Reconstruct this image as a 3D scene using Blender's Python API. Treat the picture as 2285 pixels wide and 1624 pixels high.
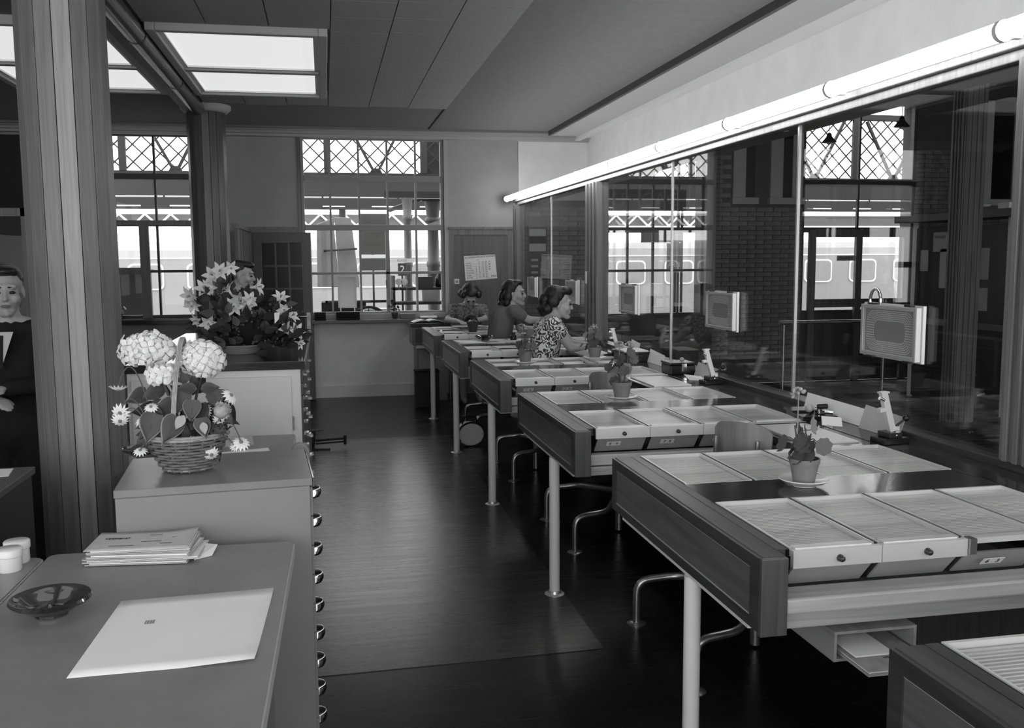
import bpy, math, random
import numpy as np
from mathutils import Vector, Matrix

random.seed(7)
SC = bpy.context.scene
COL = SC.collection
for o in list(bpy.data.objects):
    bpy.data.objects.remove(o)

# ------------------------------------------------------------------ camera
PW, PH = 2285, 1624
FPX, YAW, PITCH, ROLL = 2097.12, -.195268, -.110724, -.006383
CAMZ = 1.5
_cy, _sy = math.cos(YAW), math.sin(YAW)
_fw = Vector((-_sy * math.cos(PITCH), _cy * math.cos(PITCH), math.sin(PITCH)))
_rt = Vector((_cy, _sy, 0))
_up = _rt.cross(_fw)
_a = _rt * math.cos(ROLL) + _up * math.sin(ROLL)
_b = -_rt * math.sin(ROLL) + _up * math.cos(ROLL)
cam = bpy.data.cameras.new('camera')
cam.sensor_fit = 'HORIZONTAL'
cam.sensor_width = 36
cam.lens = FPX / PW * 36
cam.clip_start = .02
cam.clip_end = 300
camo = bpy.data.objects.new('camera', cam)
COL.objects.link(camo)
M = Matrix((_a, _b, -_fw)).transposed().to_4x4()
M.translation = (0, 0, CAMZ)
camo.matrix_world = M
SC.camera = camo


def U(px, py, x=None, y=None, z=None):
    """photo pixel -> point on a plane of the room"""
    d = _a * ((px - PW / 2) / FPX) - _b * ((py - PH / 2) / FPX) + _fw
    if z is not None:
        t = (z - CAMZ) / d.z
    elif y is not None:
        t = y / d.y
    else:
        t = x / d.x
    return Vector((0, 0, CAMZ)) + d * t


# ------------------------------------------------------------------ light
SKY = 4.0
PANEL = .72
LAMP = 12.5
SC.view_settings.view_transform = 'Standard'
SC.view_settings.look = 'None'
SC.view_settings.gamma = 1
SC.view_settings.use_curve_mapping = False
SC.view_settings.exposure = 0.0
w = bpy.data.worlds.new('sky')
SC.world = w
w.use_nodes = True
w.node_tree.nodes['Background'].inputs[0].default_value = (1, 1, 1, 1)
w.node_tree.nodes['Background'].inputs[1].default_value = SKY

# ------------------------------------------------------------------ materials
MATS = {}


def mat(name, c, rough=.5, spec=.4, metal=0, grain=None, gscale=30, gamt=.25, noise=None, bump=0, bscale=200, rvar=0,
        stripes=None):
    if name in MATS:
        return MATS[name]
    m = bpy.data.materials.new(name)
    MATS[name] = m
    m.use_nodes = True
    nt = m.node_tree
    N, L = nt.nodes, nt.links
    p = N['Principled BSDF']
    p.inputs['Base Color'].default_value = (c, c, c, 1)
    p.inputs['Roughness'].default_value = rough
    p.inputs['Specular IOR Level'].default_value = spec
    p.inputs['Metallic'].default_value = metal
    if grain or noise or bump or rvar or stripes:
        tc = N.new('ShaderNodeTexCoord')
        mp = N.new('ShaderNodeMapping')
        L.new(tc.outputs['Object'], mp.inputs[0])
        src = None
        if grain:
            s = [gscale] * 3
            s['xyz'.index(grain)] = gscale * .045
            mp.inputs['Scale'].default_value = s
        if grain or noise:
            n = N.new('ShaderNodeTexNoise')
            n.inputs['Detail'].default_value = 6
            n.inputs['Roughness'].default_value = .6
            n.inputs['Scale'].default_value = 1 if grain else noise[0]
            if grain:
                n.inputs['Distortion'].default_value = .6
            L.new(mp.outputs[0], n.inputs['Vector'])
            amt = gamt if grain else noise[1]
            mr = N.new('ShaderNodeMapRange')
            mr.inputs['From Min'].default_value = .3
            mr.inputs['From Max'].default_value = .7
            mr.inputs['To Min'].default_value = c * (1 - amt)
            mr.inputs['To Max'].default_value = c * (1 + amt)
            L.new(n.outputs['Fac'], mr.inputs['Value'])
            src = mr.outputs[0]
            L.new(src, p.inputs['Base Color'])
            if rvar:
                m2 = N.new('ShaderNodeMapRange')
                m2.inputs['From Min'].default_value = .3
                m2.inputs['From Max'].default_value = .7
                m2.inputs['To Min'].default_value = rough - rvar
                m2.inputs['To Max'].default_value = rough + rvar
                L.new(n.outputs['Fac'], m2.inputs['Value'])
                L.new(m2.outputs[0], p.inputs['Roughness'])
        if bump:
            n2 = N.new('ShaderNodeTexNoise')
            n2.inputs['Scale'].default_value = bscale
            n2.inputs['Detail'].default_value = 3
            L.new(tc.outputs['Object'], n2.inputs['Vector'])
            b = N.new('ShaderNodeBump')
            b.inputs['Strength'].default_value = bump
            b.inputs['Distance'].default_value = .002
            L.new(n2.outputs['Fac'], b.inputs['Height'])
            L.new(b.outputs[0], p.inputs['Normal'])
    return m


def emat(name, s, c=1):
    m = bpy.data.materials.new(name)
    m.use_nodes = True
    nt = m.node_tree
    p = nt.nodes['Principled BSDF']
    p.inputs['Base Color'].default_value = (.7, .7, .7, 1)
    p.inputs['Emission Color'].default_value = (c, c, c, 1)
    p.inputs['Emission Strength'].default_value = s
    return m


def glassmat(name, tint=.95, base=.04, k=.75, refl=1, rough=0.0):
    m = bpy.data.materials.new(name)
    m.use_nodes = True
    nt = m.node_tree
    N, L = nt.nodes, nt.links
    N.remove(N['Principled BSDF'])
    t = N.new('ShaderNodeBsdfTransparent')
    t.inputs[0].default_value = (tint, tint, tint, 1)
    g = N.new('ShaderNodeBsdfGlossy')
    g.inputs['Color'].default_value = (refl, refl, refl, 1)
    g.inputs['Roughness'].default_value = rough
    lw = N.new('ShaderNodeLayerWeight')
    lw.inputs['Blend'].default_value = .5
    pw = N.new('ShaderNodeMath')
    pw.operation = 'POWER'
    pw.inputs[1].default_value = 5
    ma = N.new('ShaderNodeMath')
    ma.operation = 'MULTIPLY_ADD'
    ma.inputs[1].default_value = k
    ma.inputs[2].default_value = base
    mx = N.new('ShaderNodeMixShader')
    L.new(lw.outputs['Facing'], pw.inputs[0])
    L.new(pw.outputs[0], ma.inputs[0])
    L.new(ma.outputs[0], mx.inputs[0])
    L.new(t.outputs[0], mx.inputs[1])
    L.new(g.outputs[0], mx.inputs[2])
    L.new(mx.outputs[0], N['Material Output'].inputs[0])
    return m


def patmat(name, scale, dark, light, thr=.5, soft=.03, dist=3.0):
    """printed cloth: curling figures of two tones"""
    m = bpy.data.materials.new(name)
    m.use_nodes = True
    nt = m.node_tree
    N, L = nt.nodes, nt.links
    p = N['Principled BSDF']
    p.inputs['Roughness'].default_value = .8
    tc = N.new('ShaderNodeTexCoord')
    v = N.new('ShaderNodeTexNoise')
    v.inputs['Scale'].default_value = scale * .6
    v.inputs['Detail'].default_value = 1
    L.new(tc.outputs['Object'], v.inputs['Vector'])
    mx = N.new('ShaderNodeVectorMath')
    mx.operation = 'MULTIPLY_ADD'
    mx.inputs[1].default_value = (.12, .12, .12)
    L.new(v.outputs['Color'], mx.inputs[0])
    L.new(tc.outputs['Object'], mx.inputs[2])
    vo = N.new('ShaderNodeTexVoronoi')
    vo.inputs['Scale'].default_value = scale
    L.new(mx.outputs[0], vo.inputs['Vector'])
    s = N.new('ShaderNodeMath')
    s.operation = 'MULTIPLY'
    s.inputs[1].default_value = dist * 6.283
    L.new(vo.outputs['Distance'], s.inputs[0])
    c = N.new('ShaderNodeMath')
    c.operation = 'SINE'
    L.new(s.outputs[0], c.inputs[0])
    mr = N.new('ShaderNodeMapRange')
    mr.inputs['From Min'].default_value = thr - soft - .5
    mr.inputs['From Max'].default_value = thr + soft - .5
    mr.inputs['To Min'].default_value = dark
    mr.inputs['To Max'].default_value = light
    L.new(c.outputs[0], mr.inputs['Value'])
    L.new(mr.outputs[0], p.inputs['Base Color'])
    return m


# ------------------------------------------------------------------ mesh helpers
class MB:
    def __init__(s):
        s.v, s.f = [], []

    def add(s, vs, fs):
        k = len(s.v)
        s.v += [tuple(v) for v in vs]
        s.f += [tuple(i + k for i in f) for f in fs]
        return s

    def box(s, x0, x1, y0, y1, z0, z1):
        return s.add([(x0, y0, z0), (x1, y0, z0), (x1, y1, z0), (x0, y1, z0), (x0, y0, z1), (x1, y0, z1), (x1, y1, z1),
                      (x0, y1, z1)],
                     [(0, 3, 2, 1), (4, 5, 6, 7), (0, 1, 5, 4), (1, 2, 6, 5), (2, 3, 7, 6), (3, 0, 4, 7)])

    def hexa(s, b, t):
        """eight corners: four below, four above"""
        return s.add(list(b) + list(t),
                     [(0, 3, 2, 1), (4, 5, 6, 7), (0, 1, 5, 4), (1, 2, 6, 5), (2, 3, 7, 6), (3, 0, 4, 7)])

    def bar(s, p, q, wd, th, up=(0, 0, 1)):
        p, q = Vector(p), Vector(q)
        d = (q - p).normalized()
        u = Vector(up)
        if abs(d.dot(u)) > .98:
            u = Vector((0, 1, 0))
        r = d.cross(u).normalized() * wd / 2
        u = r.cross(d).normalized() * th / 2
        return s.hexa([p - r - u, p + r - u, q + r - u, q - r - u], [p - r + u, p + r + u, q + r + u, q - r + u])

    def tube(s, path, r, n=10, caps=True):
        path = [Vector(p) for p in path]
        rs = r if isinstance(r, (list, tuple)) else [r] * len(path)
        k0 = len(s.v)
        ref = None
        for i, p in enumerate(path):
            d = (path[min(i + 1, len(path) - 1)] - path[max(i - 1, 0)]).normalized()
            if ref is None:
                ref = Vector((0, 0, 1)) if abs(d.z) < .9 else Vector((1, 0, 0))
            u = (ref - d * ref.dot(d)).normalized()
            v = d.cross(u)
            ref = u
            for j in range(n):
                a = 2 * math.pi * j / n
                s.v.append(tuple(p + (u * math.cos(a) + v * math.sin(a)) * rs[i]))
        for i in range(len(path) - 1):
            for j in range(n):
                a = k0 + i * n + j
                b = k0 + i * n + (j + 1) % n
                s.f.append((a, b, b + n, a + n))
        if caps:
            s.f.append(tuple(k0 + j for j in reversed(range(n))))
            s.f.append(tuple(k0 + (len(path) - 1) * n + j for j in range(n)))
        return s

    def lathe(s, prof, c=(0, 0, 0), n=24):
        k0 = len(s.v)
        for r, z in prof:
            for j in range(n):
                a = 2 * math.pi * j / n
                s.v.append((c[0] + r * math.cos(a), c[1] + r * math.sin(a), c[2] + z))
        for i in range(len(prof) - 1):
            for j in range(n):
                a = k0 + i * n + j
                b = k0 + i * n + (j + 1) % n
                s.f.append((a, b, b + n, a + n))
        if prof[0][0] > 1e-5:
            s.f.append(tuple(k0 + j for j in reversed(range(n))))
        if prof[-1][0] > 1e-5:
            s.f.append(tuple(k0 + (len(prof) - 1) * n + j for j in range(n)))
        return s

    def ell(s, c, r, n=12, m=8, R=None):
        k0 = len(s.v)
        c = Vector(c)
        if not isinstance(r, (tuple, list)):
            r = (r, r, r)
        for i in range(m + 1):
            t = math.pi * i / m
            for j in range(n):
                a = 2 * math.pi * j / n
                v = Vector((r[0] * math.sin(t) * math.cos(a), r[1] * math.sin(t) * math.sin(a), r[2] * math.cos(t)))
                if R is not None:
                    v = R @ v
                s.v.append(tuple(c + v))
        for i in range(m):
            for j in range(n):
                a = k0 + i * n + j
                b = k0 + i * n + (j + 1) % n
                s.f.append((a, a + n, b + n, b))
        return s

    def caps(s, p, q, r0, r1=None, n=12):
        """tapered capsule"""
        r1 = r0 if r1 is None else r1
        p, q = Vector(p), Vector(q)
        d = (q - p).normalized()
        path, rs = [], []
        for t in (-.98, -.8, -.5, 0):
            path.append(p + d * (t * r0))
            rs.append(r0 * math.sqrt(1 - t * t))
        for t in (0, .5, .8, .98):
            path.append(q + d * (t * r1))
            rs.append(r1 * math.sqrt(1 - t * t))
        return s.tube(path, rs, n)

    def prism(s, poly, z0, z1, fn=None):
        """polygon (list of 2-D points) extruded; fn maps (u,v,w) to xyz"""
        n = len(poly)
        fn = fn or (lambda u, v, w_: (u, v, w_))
        vs = [fn(u, v, z0) for u, v in poly] + [fn(u, v, z1) for u, v in poly]
        fs = [tuple(reversed(range(n))), tuple(range(n, 2 * n))] + [(i, (i + 1) % n, (i + 1) % n + n, i + n) for i in
                                                                    range(n)]
        return s.add(vs, fs)

    def mesh(s, name, m=None, smooth=False):
        me = bpy.data.meshes.new(name)
        me.from_pydata(s.v, [], s.f)
        if m:
            me.materials.append(m)
        if smooth:
            me.polygons.foreach_set('use_smooth', [True] * len(me.polygons))
        me.update()
        return me

    def build(s, name, m, parent=None, smooth=False, bevel=0, loc=None, kind=None):
        return ob(name, s.mesh(name, m, smooth), parent, bevel=bevel, loc=loc, kind=kind, smooth=smooth)


def ob(name, me, parent=None, bevel=0, loc=None, rot=None, kind=None, smooth=False):
    o = bpy.data.objects.new(name, me)
    COL.objects.link(o)
    if parent:
        o.parent = parent
    if loc is not None:
        o.location = loc
    if rot is not None:
        o.rotation_euler = rot
    if bevel:
        b = o.modifiers.new('bevel', 'BEVEL')
        b.width = bevel
        b.segments = 2
        b.limit_method = 'ANGLE'
        b.angle_limit = .6
    elif smooth:
        e = o.modifiers.new('split', 'EDGE_SPLIT')
        e.split_angle = .9
    if kind:
        o['kind'] = kind
    return o


def tag(o, label, cat, group=None):
    o['label'] = label
    o['category'] = cat
    if group:
        o['group'] = group
    return o


def thing(name, label, cat, loc=(0, 0, 0), rotz=0, group=None):
    o = bpy.data.objects.new(name, None)
    COL.objects.link(o)
    o.empty_display_size = .05
    o.location = loc
    o.rotation_euler = (0, 0, rotz)
    return tag(o, label, cat, group)


def sthing(name):
    o = bpy.data.objects.new(name, None)
    COL.objects.link(o)
    o['kind'] = 'structure'
    return o


def B(name, m, parent, x0, x1, y0, y1, z0, z1, bevel=0, kind=None):
    return MB().box(x0, x1, y0, y1, z0, z1).build(name, m, parent, bevel=bevel, kind=kind)


def frame_mat(loc, dx, up, s=1):
    x = Vector(dx).normalized()
    z = Vector(up)
    z = (z - x * z.dot(x))
    if z.length < 1e-4:
        z = Vector((0, 0, 1)) if abs(x.z) < .9 else Vector((0, 1, 0))
        z = z - x * z.dot(x)
    z.normalize()
    y = z.cross(x)
    m = Matrix((x, y, z)).transposed().to_4x4()
    if isinstance(s, (tuple, list)):
        m = m @ Matrix.Diagonal((*s, 1))
    else:
        m = m @ Matrix.Diagonal((s, s, s, 1))
    m.translation = loc
    return m


def put(name, me, parent, loc, dx, up, s=1):
    o = bpy.data.objects.new(name, me)
    COL.objects.link(o)
    o.parent = parent
    o.matrix_local = frame_mat(loc, dx, up, s)
    return o


def text(body, size, name, m, parent, loc, dx=(1, 0, 0), up=(0, -1, 0), align='CENTER', ext=.0004, sx=1):
    """lettering lying in the plane spanned by dx; up = the side it is read from"""
    cu = bpy.data.curves.new(name, 'FONT')
    cu.body = body
    cu.size = size
    cu.align_x = align
    cu.align_y = 'CENTER'
    cu.extrude = ext
    t = bpy.data.objects.new(name, cu)
    COL.objects.link(t)
    dg = bpy.context.evaluated_depsgraph_get()
    me = bpy.data.meshes.new_from_object(t.evaluated_get(dg))
    bpy.data.objects.remove(t)
    me.materials.clear()
    me.materials.append(m)
    return put(name, me, parent, loc, dx, up, (sx, 1, 1))


def remesh(mb, name, m, parent, voxel=.008, smooth=6, loc=None):
    me = mb.mesh(name + '_src', m)
    t = bpy.data.objects.new('tmp', me)
    COL.objects.link(t)
    r = t.modifiers.new('r', 'REMESH')
    r.mode = 'VOXEL'
    r.voxel_size = voxel
    r.use_smooth_shade = True
    if smooth:
        sm = t.modifiers.new('s', 'SMOOTH')
        sm.factor = .5
        sm.iterations = smooth
    dg = bpy.context.evaluated_depsgraph_get()
    me2 = bpy.data.meshes.new_from_object(t.evaluated_get(dg))
    me2.name = name
    bpy.data.objects.remove(t)
    bpy.data.meshes.remove(me)
    if not me2.materials:
        me2.materials.append(m)
    me2.polygons.foreach_set('use_smooth', [True] * len(me2.polygons))
    return ob(name, me2, parent, loc=loc)


def bend(pts, r=.05, n=5):
    """round the corners of a path"""
    pts = [Vector(p) for p in pts]
    out = [pts[0]]
    for i in range(1, len(pts) - 1):
        a = pts[i] + (pts[i - 1] - pts[i]).normalized() * r
        b = pts[i] + (pts[i + 1] - pts[i]).normalized() * r
        for k in range(n + 1):
            t = k / n
            out.append(a * (1 - t) ** 2 + pts[i] * 2 * t * (1 - t) + b * t * t)
    return out + [pts[-1]]


# palette ------------------------------------------------------------
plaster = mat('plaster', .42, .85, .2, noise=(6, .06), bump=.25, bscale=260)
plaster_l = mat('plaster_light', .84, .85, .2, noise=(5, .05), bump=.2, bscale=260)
ceil_m = mat('ceiling_board', .22, .8, .2, noise=(14, .07), bump=.3, bscale=300)
tile_m = mat('acoustic_tile', .36, .8, .2, noise=(60, .10), bump=.3, bscale=300)
cornice_m = mat('cornice_paint', .45, .55)
white_p = mat('white_paint', .8, .4)
wood_d = mat('dark_wood', .065, .3, .2, grain='y', gscale=38, gamt=.35, bump=.06, bscale=120)
wood_dx = mat('dark_wood_x', .045, .12, .35, grain='x', gscale=38, gamt=.35, bump=.05, bscale=120)
wood_ct = mat('counter_wood', .035, .12, .35, grain='y', gscale=38, gamt=.35)
wood_dz = mat('dark_wood_z', .085, .3, .5, grain='z', gscale=38, gamt=.35)
wood_fr = mat('dark_wood_frame', .042, .3, .3, grain='y', gscale=38, gamt=.35)
wood_end = mat('wood_end_panel', .10, .25, .5, grain='y', gscale=30, gamt=.3)
wood_post = mat('wood_post', .17, .4, .4, grain='z', gscale=40, gamt=.3)
wood_col = mat('wood_column', .23, .38, .4, grain='z', gscale=45, gamt=.28)
wood_col2 = mat('wood_column_b', .30, .38, .4, grain='z', gscale=45, gamt=.25)
wood_panel = mat('wood_wainscot', .15, .45, .3, grain='z', gscale=25, gamt=.2)
wood_l = mat('light_wood', .42, .4, .4, grain='x', gscale=26, gamt=.3)
wood_lx = mat('light_wood_front', .5, .4, .4, grain='x', gscale=30, gamt=.22)
tambour = mat('tambour_wood', .46, .24, .5, grain='x', gscale=34, gamt=.2)
alu = mat('aluminium', .72, .36, .5, metal=.75, noise=(40, .1))
alu_l = mat('pale_metal', .74, .35, .5, metal=.35)
chrome = mat('chrome', .8, .12, .5, metal=1)
steel = mat('steel_tube', .42, .28, .5, metal=.9, noise=(30, .25))
dark_metal = mat('dark_metal', .03, .3, .5, metal=.3)
black = mat('black_lacquer', .012, .25, .5)
black_m = mat('black_matte', .015, .7, .2)
greyp = mat('grey_panel', .37, .45, .4, noise=(3, .06))
greyp_l = mat('pale_panel', .74, .45, .4, noise=(3, .05))
lino = mat('table_linoleum', .235, .27, .45, noise=(9, .08), bump=.1, bscale=300)
lino_edge = mat('table_edge', .55, .4)
cab_m = mat('cabinet_paint', .25, .4, .4, noise=(4, .05), bump=.1, bscale=250)
paper = mat('paper', .93, .7, .2, noise=(4, .03))
paper2 = mat('paper_grey', .55, .7, .2, noise=(6, .06))
ink = mat('ink', .02, .7, .1)
skin = mat('skin', .42, .5, .4, noise=(30, .05))
hair_m = mat('hair_dark', .012, .42, .5, noise=(55, .5), bump=1.0, bscale=180)
clay = mat('clay_pot', .22, .7, .3, noise=(40, .1))
soil = mat('soil', .02, .95, .1)
leaf_m = mat('leaf_green', .11, .5, .4, noise=(40, .25))
leaf_d = mat('leaf_dark', .035, .45, .5, noise=(40, .25))
leaf_l = mat('leaf_pale', .28, .5, .4, noise=(40, .15))
stem_m = mat('plant_stem', .10, .6, .3)
petal_w = mat('petal_white', .85, .6, .2, noise=(20, .05))
petal_l = mat('petal_lily', .85, .55, .3, noise=(30, .15))
petal_g = mat('petal_grey', .4, .6, .3, noise=(60, .2))
china = mat('white_china', .82, .2, .5)
brick_m = mat('brick', .19, .8, .3, noise=(9, .35), bump=.3, bscale=200)
mortar_m = mat('mortar', .09, .9, .2)
stone_w = mat('white_stone', .5, .8, .2, noise=(9, .06))
iron = mat('painted_iron', .02, .5, .4)
bar_metal = mat('glazing_bar_metal', .35, .3, .5, metal=.7)
frame_alu = mat('panel_frame', .42, .4, .5, metal=.3)
pane_m = glassmat('window_glass', .97, .006, .4)
part_m = glassmat('partition_glass', .9, .035, .55)
smoke_g = glassmat('ashtray_glass', .55, .10, .8, .9)
panel_e = emat('ceiling_diffuser', PANEL)
lamp_e = emat('lamp_diffuser', LAMP)

# =================================================================== SETTING
FY = 10.46          # inner face of the platform facade
CZ = 2.86           # ceiling
GX = 2.15           # glass partition
floor_m = mat('floor_linoleum', .010, .27, .28, grain='x', gscale=26, gamt=.12, rvar=.015)


def struct(name, mb, m, parent=None, bevel=0):
    return mb.build(name, m, parent, bevel=bevel, kind='structure')


floor_o = struct('floor', MB().box(-4, 10.5, -2, FY, -.1, 0), floor_m)
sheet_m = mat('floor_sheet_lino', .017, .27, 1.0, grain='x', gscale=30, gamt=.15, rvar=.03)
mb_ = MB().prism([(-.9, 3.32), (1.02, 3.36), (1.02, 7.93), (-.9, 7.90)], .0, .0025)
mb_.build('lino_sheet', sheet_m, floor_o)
ceiling = struct('ceiling', MB().box(-4, 2.95, -2, FY + .1, CZ, CZ + .1), ceil_m)
# acoustic tiles of the ceiling, each its own piece
tile_me = MB().box(-.1712, .1712, -.1700, .1700, -.012, 0).mesh('ceiling_tile', tile_m)
tx = [-.80 + .35 * i for i in range(6)]
for ix in range(6):
    for iy in range(13):
        cx, cyy = -.80 + .3485 * ix, 4.27 + .346 * iy + (.02 if ix % 2 else -.02)
        if -1.0 < cx - .17 and cx - .17 < .02 and 5.78 - .2 < cyy < 7.97 + .2:
            if cyy - .175 > 5.70 and cyy + .175 < 8.1:
                continue
            if 5.78 < cyy < 8:
                continue
            if cyy + .175 > 5.80 and cyy < 5.78:
                cyy = 5.79 - .1745
        ob('ceiling_tile', tile_me, ceiling, loc=(cx, cyy, CZ))
# border strip between the two ceiling fields
struct('trim_1', MB().box(1.10, 1.112, -2, 10.0, CZ - .006, CZ), black_m)
# mouldings round the ceiling field, vent band along the lamp wall
dark_trim = mat('moulding_dark', .05, .4)
struct('trim_2', MB().box(2.385, 2.415, -2, 9.98, CZ - .05, CZ).box(2.415, 2.445, -2, 9.98, CZ - .025, CZ), dark_trim)
struct('trim_3', MB().box(-4, 2.445, 9.98, 10.01, CZ - .022, CZ), mat('moulding_mid', .2, .5))
band_m = mat('vent_band', .55, .7, noise=(120, .12))
struct('trim_4', MB().box(2.445, 2.78, -2, 10.2, CZ - .018, CZ), band_m)
struct('trim_5', MB().box(2.78, 2.84, -2, 10.36, CZ - .05, CZ).box(2.84, 2.95, -2, 10.36, CZ - .022, CZ), white_p)
struct('trim_6', MB().box(-4, 2.95, 10.36, FY, CZ - .055, CZ).box(-4, 2.95, 10.30, 10.36, CZ - .03, CZ)
       .box(-4, 2.95, 10.18, 10.21, CZ - .014, CZ), cornice_m)

# ---- facade of the room, with two window openings
W0 = (-2.95, -1.30)
WM = (-.228, 1.315)
ZS, ZT = .905, 2.83
mb = MB()
for a, b in ((-4, W0[0]), (W0[1], WM[0]), (WM[1], GX)):
    mb.box(a, b, FY, FY + .29, 0, 3.7)
for a, b in (W0, WM):
    mb.box(a, b, FY, FY + .29, 0, ZS).box(a, b, FY, FY + .29, ZT, 3.7)
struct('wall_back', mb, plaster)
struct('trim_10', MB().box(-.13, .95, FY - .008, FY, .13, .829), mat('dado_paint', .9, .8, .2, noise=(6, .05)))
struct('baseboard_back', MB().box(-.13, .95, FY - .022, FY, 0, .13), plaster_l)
wain = sthing('trim_7')
# wood panelling on the facade: right panel (with calendar) and left panel
for (x0, x1) in ((1.36, 2.075), (-.80, WM[0] - .02)):
    B('panel', wood_panel, wain, x0 + .05, x1 - .05, FY - .012, FY, 0, 1.79)
    B('stile', wood_post, wain, x0, x0 + .055, FY - .024, FY, 0, 1.835)
    B('stile', wood_post, wain, x1 - .055, x1, FY - .024, FY, 0, 1.835)
    B('rail', wood_post, wain, x0 + .055, x1 - .055, FY - .024, FY, 1.775, 1.835)
    B('cap_rail', wood_post, wain, x0 - .005, x1 + .005, FY - .036, FY, 1.835, 1.862)

# ---- low panelled partition running towards the dark column
pw = sthing('wall_partition')
B('panel', wood_panel, pw, -.80, -.775, 8.98, FY - .04, 0, 1.80)
for i in range(6):
    y = 9.0 + i * .28
    B('stile', wood_post, pw, -.775, -.762, y, y + .05, 0, 1.80)
B('cap_rail', wood_post, pw, -.815, -.75, 8.97, FY - .04, 1.80, 1.84)

# ---- other walls of the office
struct('wall_left', MB().box(-4.1, -4, -2, FY, 0, .8).box(-4.1, -4, -2, FY, 2.72, CZ).box(-4.1, -4, 1.0, FY, .8, 2.72).box(-4.1, -4, -2, -1.8, .8, 2.72).box(-4.1, -4, -.45, -.35, .8, 2.72), mat('wall_left_paint', .10, .7, noise=(5, .1)))  # unseen wall; its window opening is added to light desks from the left
B('panelling', wood_dz, bpy.data.objects['wall_left'], -4, -3.97, 1.2, FY, 0, 1.85)
# unseen wall behind the photographer, windows added to light room and hall
mb = MB().box(-4, 2.10, -2.2, -2, 0, .5).box(-4, 2.10, -2.2, -2, 2.75, 3.0)
for a, b in ((-4, -3.85), (-2.02, -1.9), (-.06, .06), (1.98, 2.10)):
    mb.box(a, b, -2.2, -2, .5, 2.75)
mb.box(2.10, 10.5, -2.2, -2, 0, .6).box(2.10, 10.5, -2.2, -2, 3.0, 3.7)
for a, b in ((2.10, 3.1), (5.6, 6.0), (8.5, 10.5)):
    mb.box(a, b, -2.2, -2, .6, 3.0)
struct('wall_front', mb, plaster)
# dark wood panelling / glazed screen at far left, behind the standing man
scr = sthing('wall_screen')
B('backing', mat('wall_shade_sheet', .02, .5), scr, -4, -2.98, FY - .03, FY - .005, 0, 2.78)  # near-black sheet: dark panelling below, shade of the upper plaster painted in
B('panel', wood_dz, scr, -3.9, -2.15, 7.60, 7.64, 0, 1.05)
for x in (-3.9, -3.05, -2.19):
    B('post', wood_dz, scr, x, x + .06, 7.58, 7.66, 0, 1.90)
B('top_rail', wood_post, scr, -3.9, -2.13, 7.58, 7.66, 1.84, 1.90)
for x in (-3.84, -2.99):
    B('pane', part_m, scr, x, x + .80, 7.617, 7.623, 1.05, 1.84)


# ---- windows
def make_window(name, x0, x1, zl, ncols, frame_m, y=FY + .02, lowcols=None, bars_m=None, skip=()):
    wn = sthing(name)
    bars_m = bars_m or frame_m
    f = .035
    mb = MB().box(x0, x0 + f, y, y + .07, zl[0], zl[-1]).box(x1 - f, x1, y, y + .07, zl[0], zl[-1])
    mb.box(x0 + f, x1 - f, y, y + .07, zl[0], zl[0] + f).box(x0 + f, x1 - f, y, y + .07, zl[-1] - f, zl[-1])
    mb.build('window_frame', frame_m, wn, bevel=.004)
    for z in zl[1:-1]:
        t = .03 if z > 1.6 else .014
        B('transom', frame_m, wn, x0 + f, x1 - f, y - .005, y + .06, z - t, z + t, bevel=.003)
    xs = [x0 + (x1 - x0) * i / ncols for i in range(ncols + 1)]
    for r in range(len(zl) - 1):
        for c in range(ncols):
            if (r, c) in skip:
                continue
            B('pane', pane_m, wn, xs[c] + .004, xs[c + 1] - .004, y + .030, y + .034, zl[r] + .004, zl[r + 1] - .004)
        for c in range(1, ncols):
            if (r, c) in skip:
                continue
            B('muntin', bars_m, wn, xs[c] - .011, xs[c] + .011, y + .01, y + .05, zl[r] + .014, zl[r + 1] - .014)
    return wn


frame_p = mat('window_paint', .30, .45)
w1 = make_window('window_1', WM[0], WM[1], [ZS, 1.362, 1.857, 2.384, ZT], 5, frame_p)
B('jamb_board', cornice_m, w1, WM[1], WM[1] + .045, FY - .02, FY + .02, ZS, 2.81)
B('jamb_board', wood_dz, w1, WM[0] - .03, WM[0], FY - .02, FY + .02, 1.8, 2.81)
B('window_sill', mat('sill_wood', .10, .3, grain='x', gscale=30), w1, -.15, 1.0, FY - .26, FY, .83, .865, bevel=.004)
B('sill_upstand', mat('sill_paint', .42, .5), w1, WM[0], WM[1], FY - .03, FY + .02, .865, ZS + .012)
B('casement_stile', frame_p, w1, .665, .705, FY + .015, FY + .075, ZS + .03, 1.83)
MB().tube([(.665, FY + .01, 1.28), (.665, FY - .02, 1.28), (.665, FY - .02, 1.20)], .007, 8).build('window_latch', dark_metal, w1, smooth=True)

w2 = make_window('window_2', W0[0], W0[1], [ZS, 1.40, 1.90, 2.384, ZT], 4, mat('window_paint_dark', .06, .5))
B('mullion', wood_post, w2, -1.885, -1.79, FY - .03, FY + .02, ZS, 1.92, bevel=.004)
B('rail', wood_post, w2, W0[0], -1.885, FY - .02, FY + .02, 1.37, 1.44)
B('rail', wood_post, w2, W0[0], W0[1], FY - .02, FY + .02, 1.88, 1.93)
B('window_sill', wood_dx, w2, W0[0] - .05, W0[1] + .05, FY - .25, FY, .86, .90)

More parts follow.
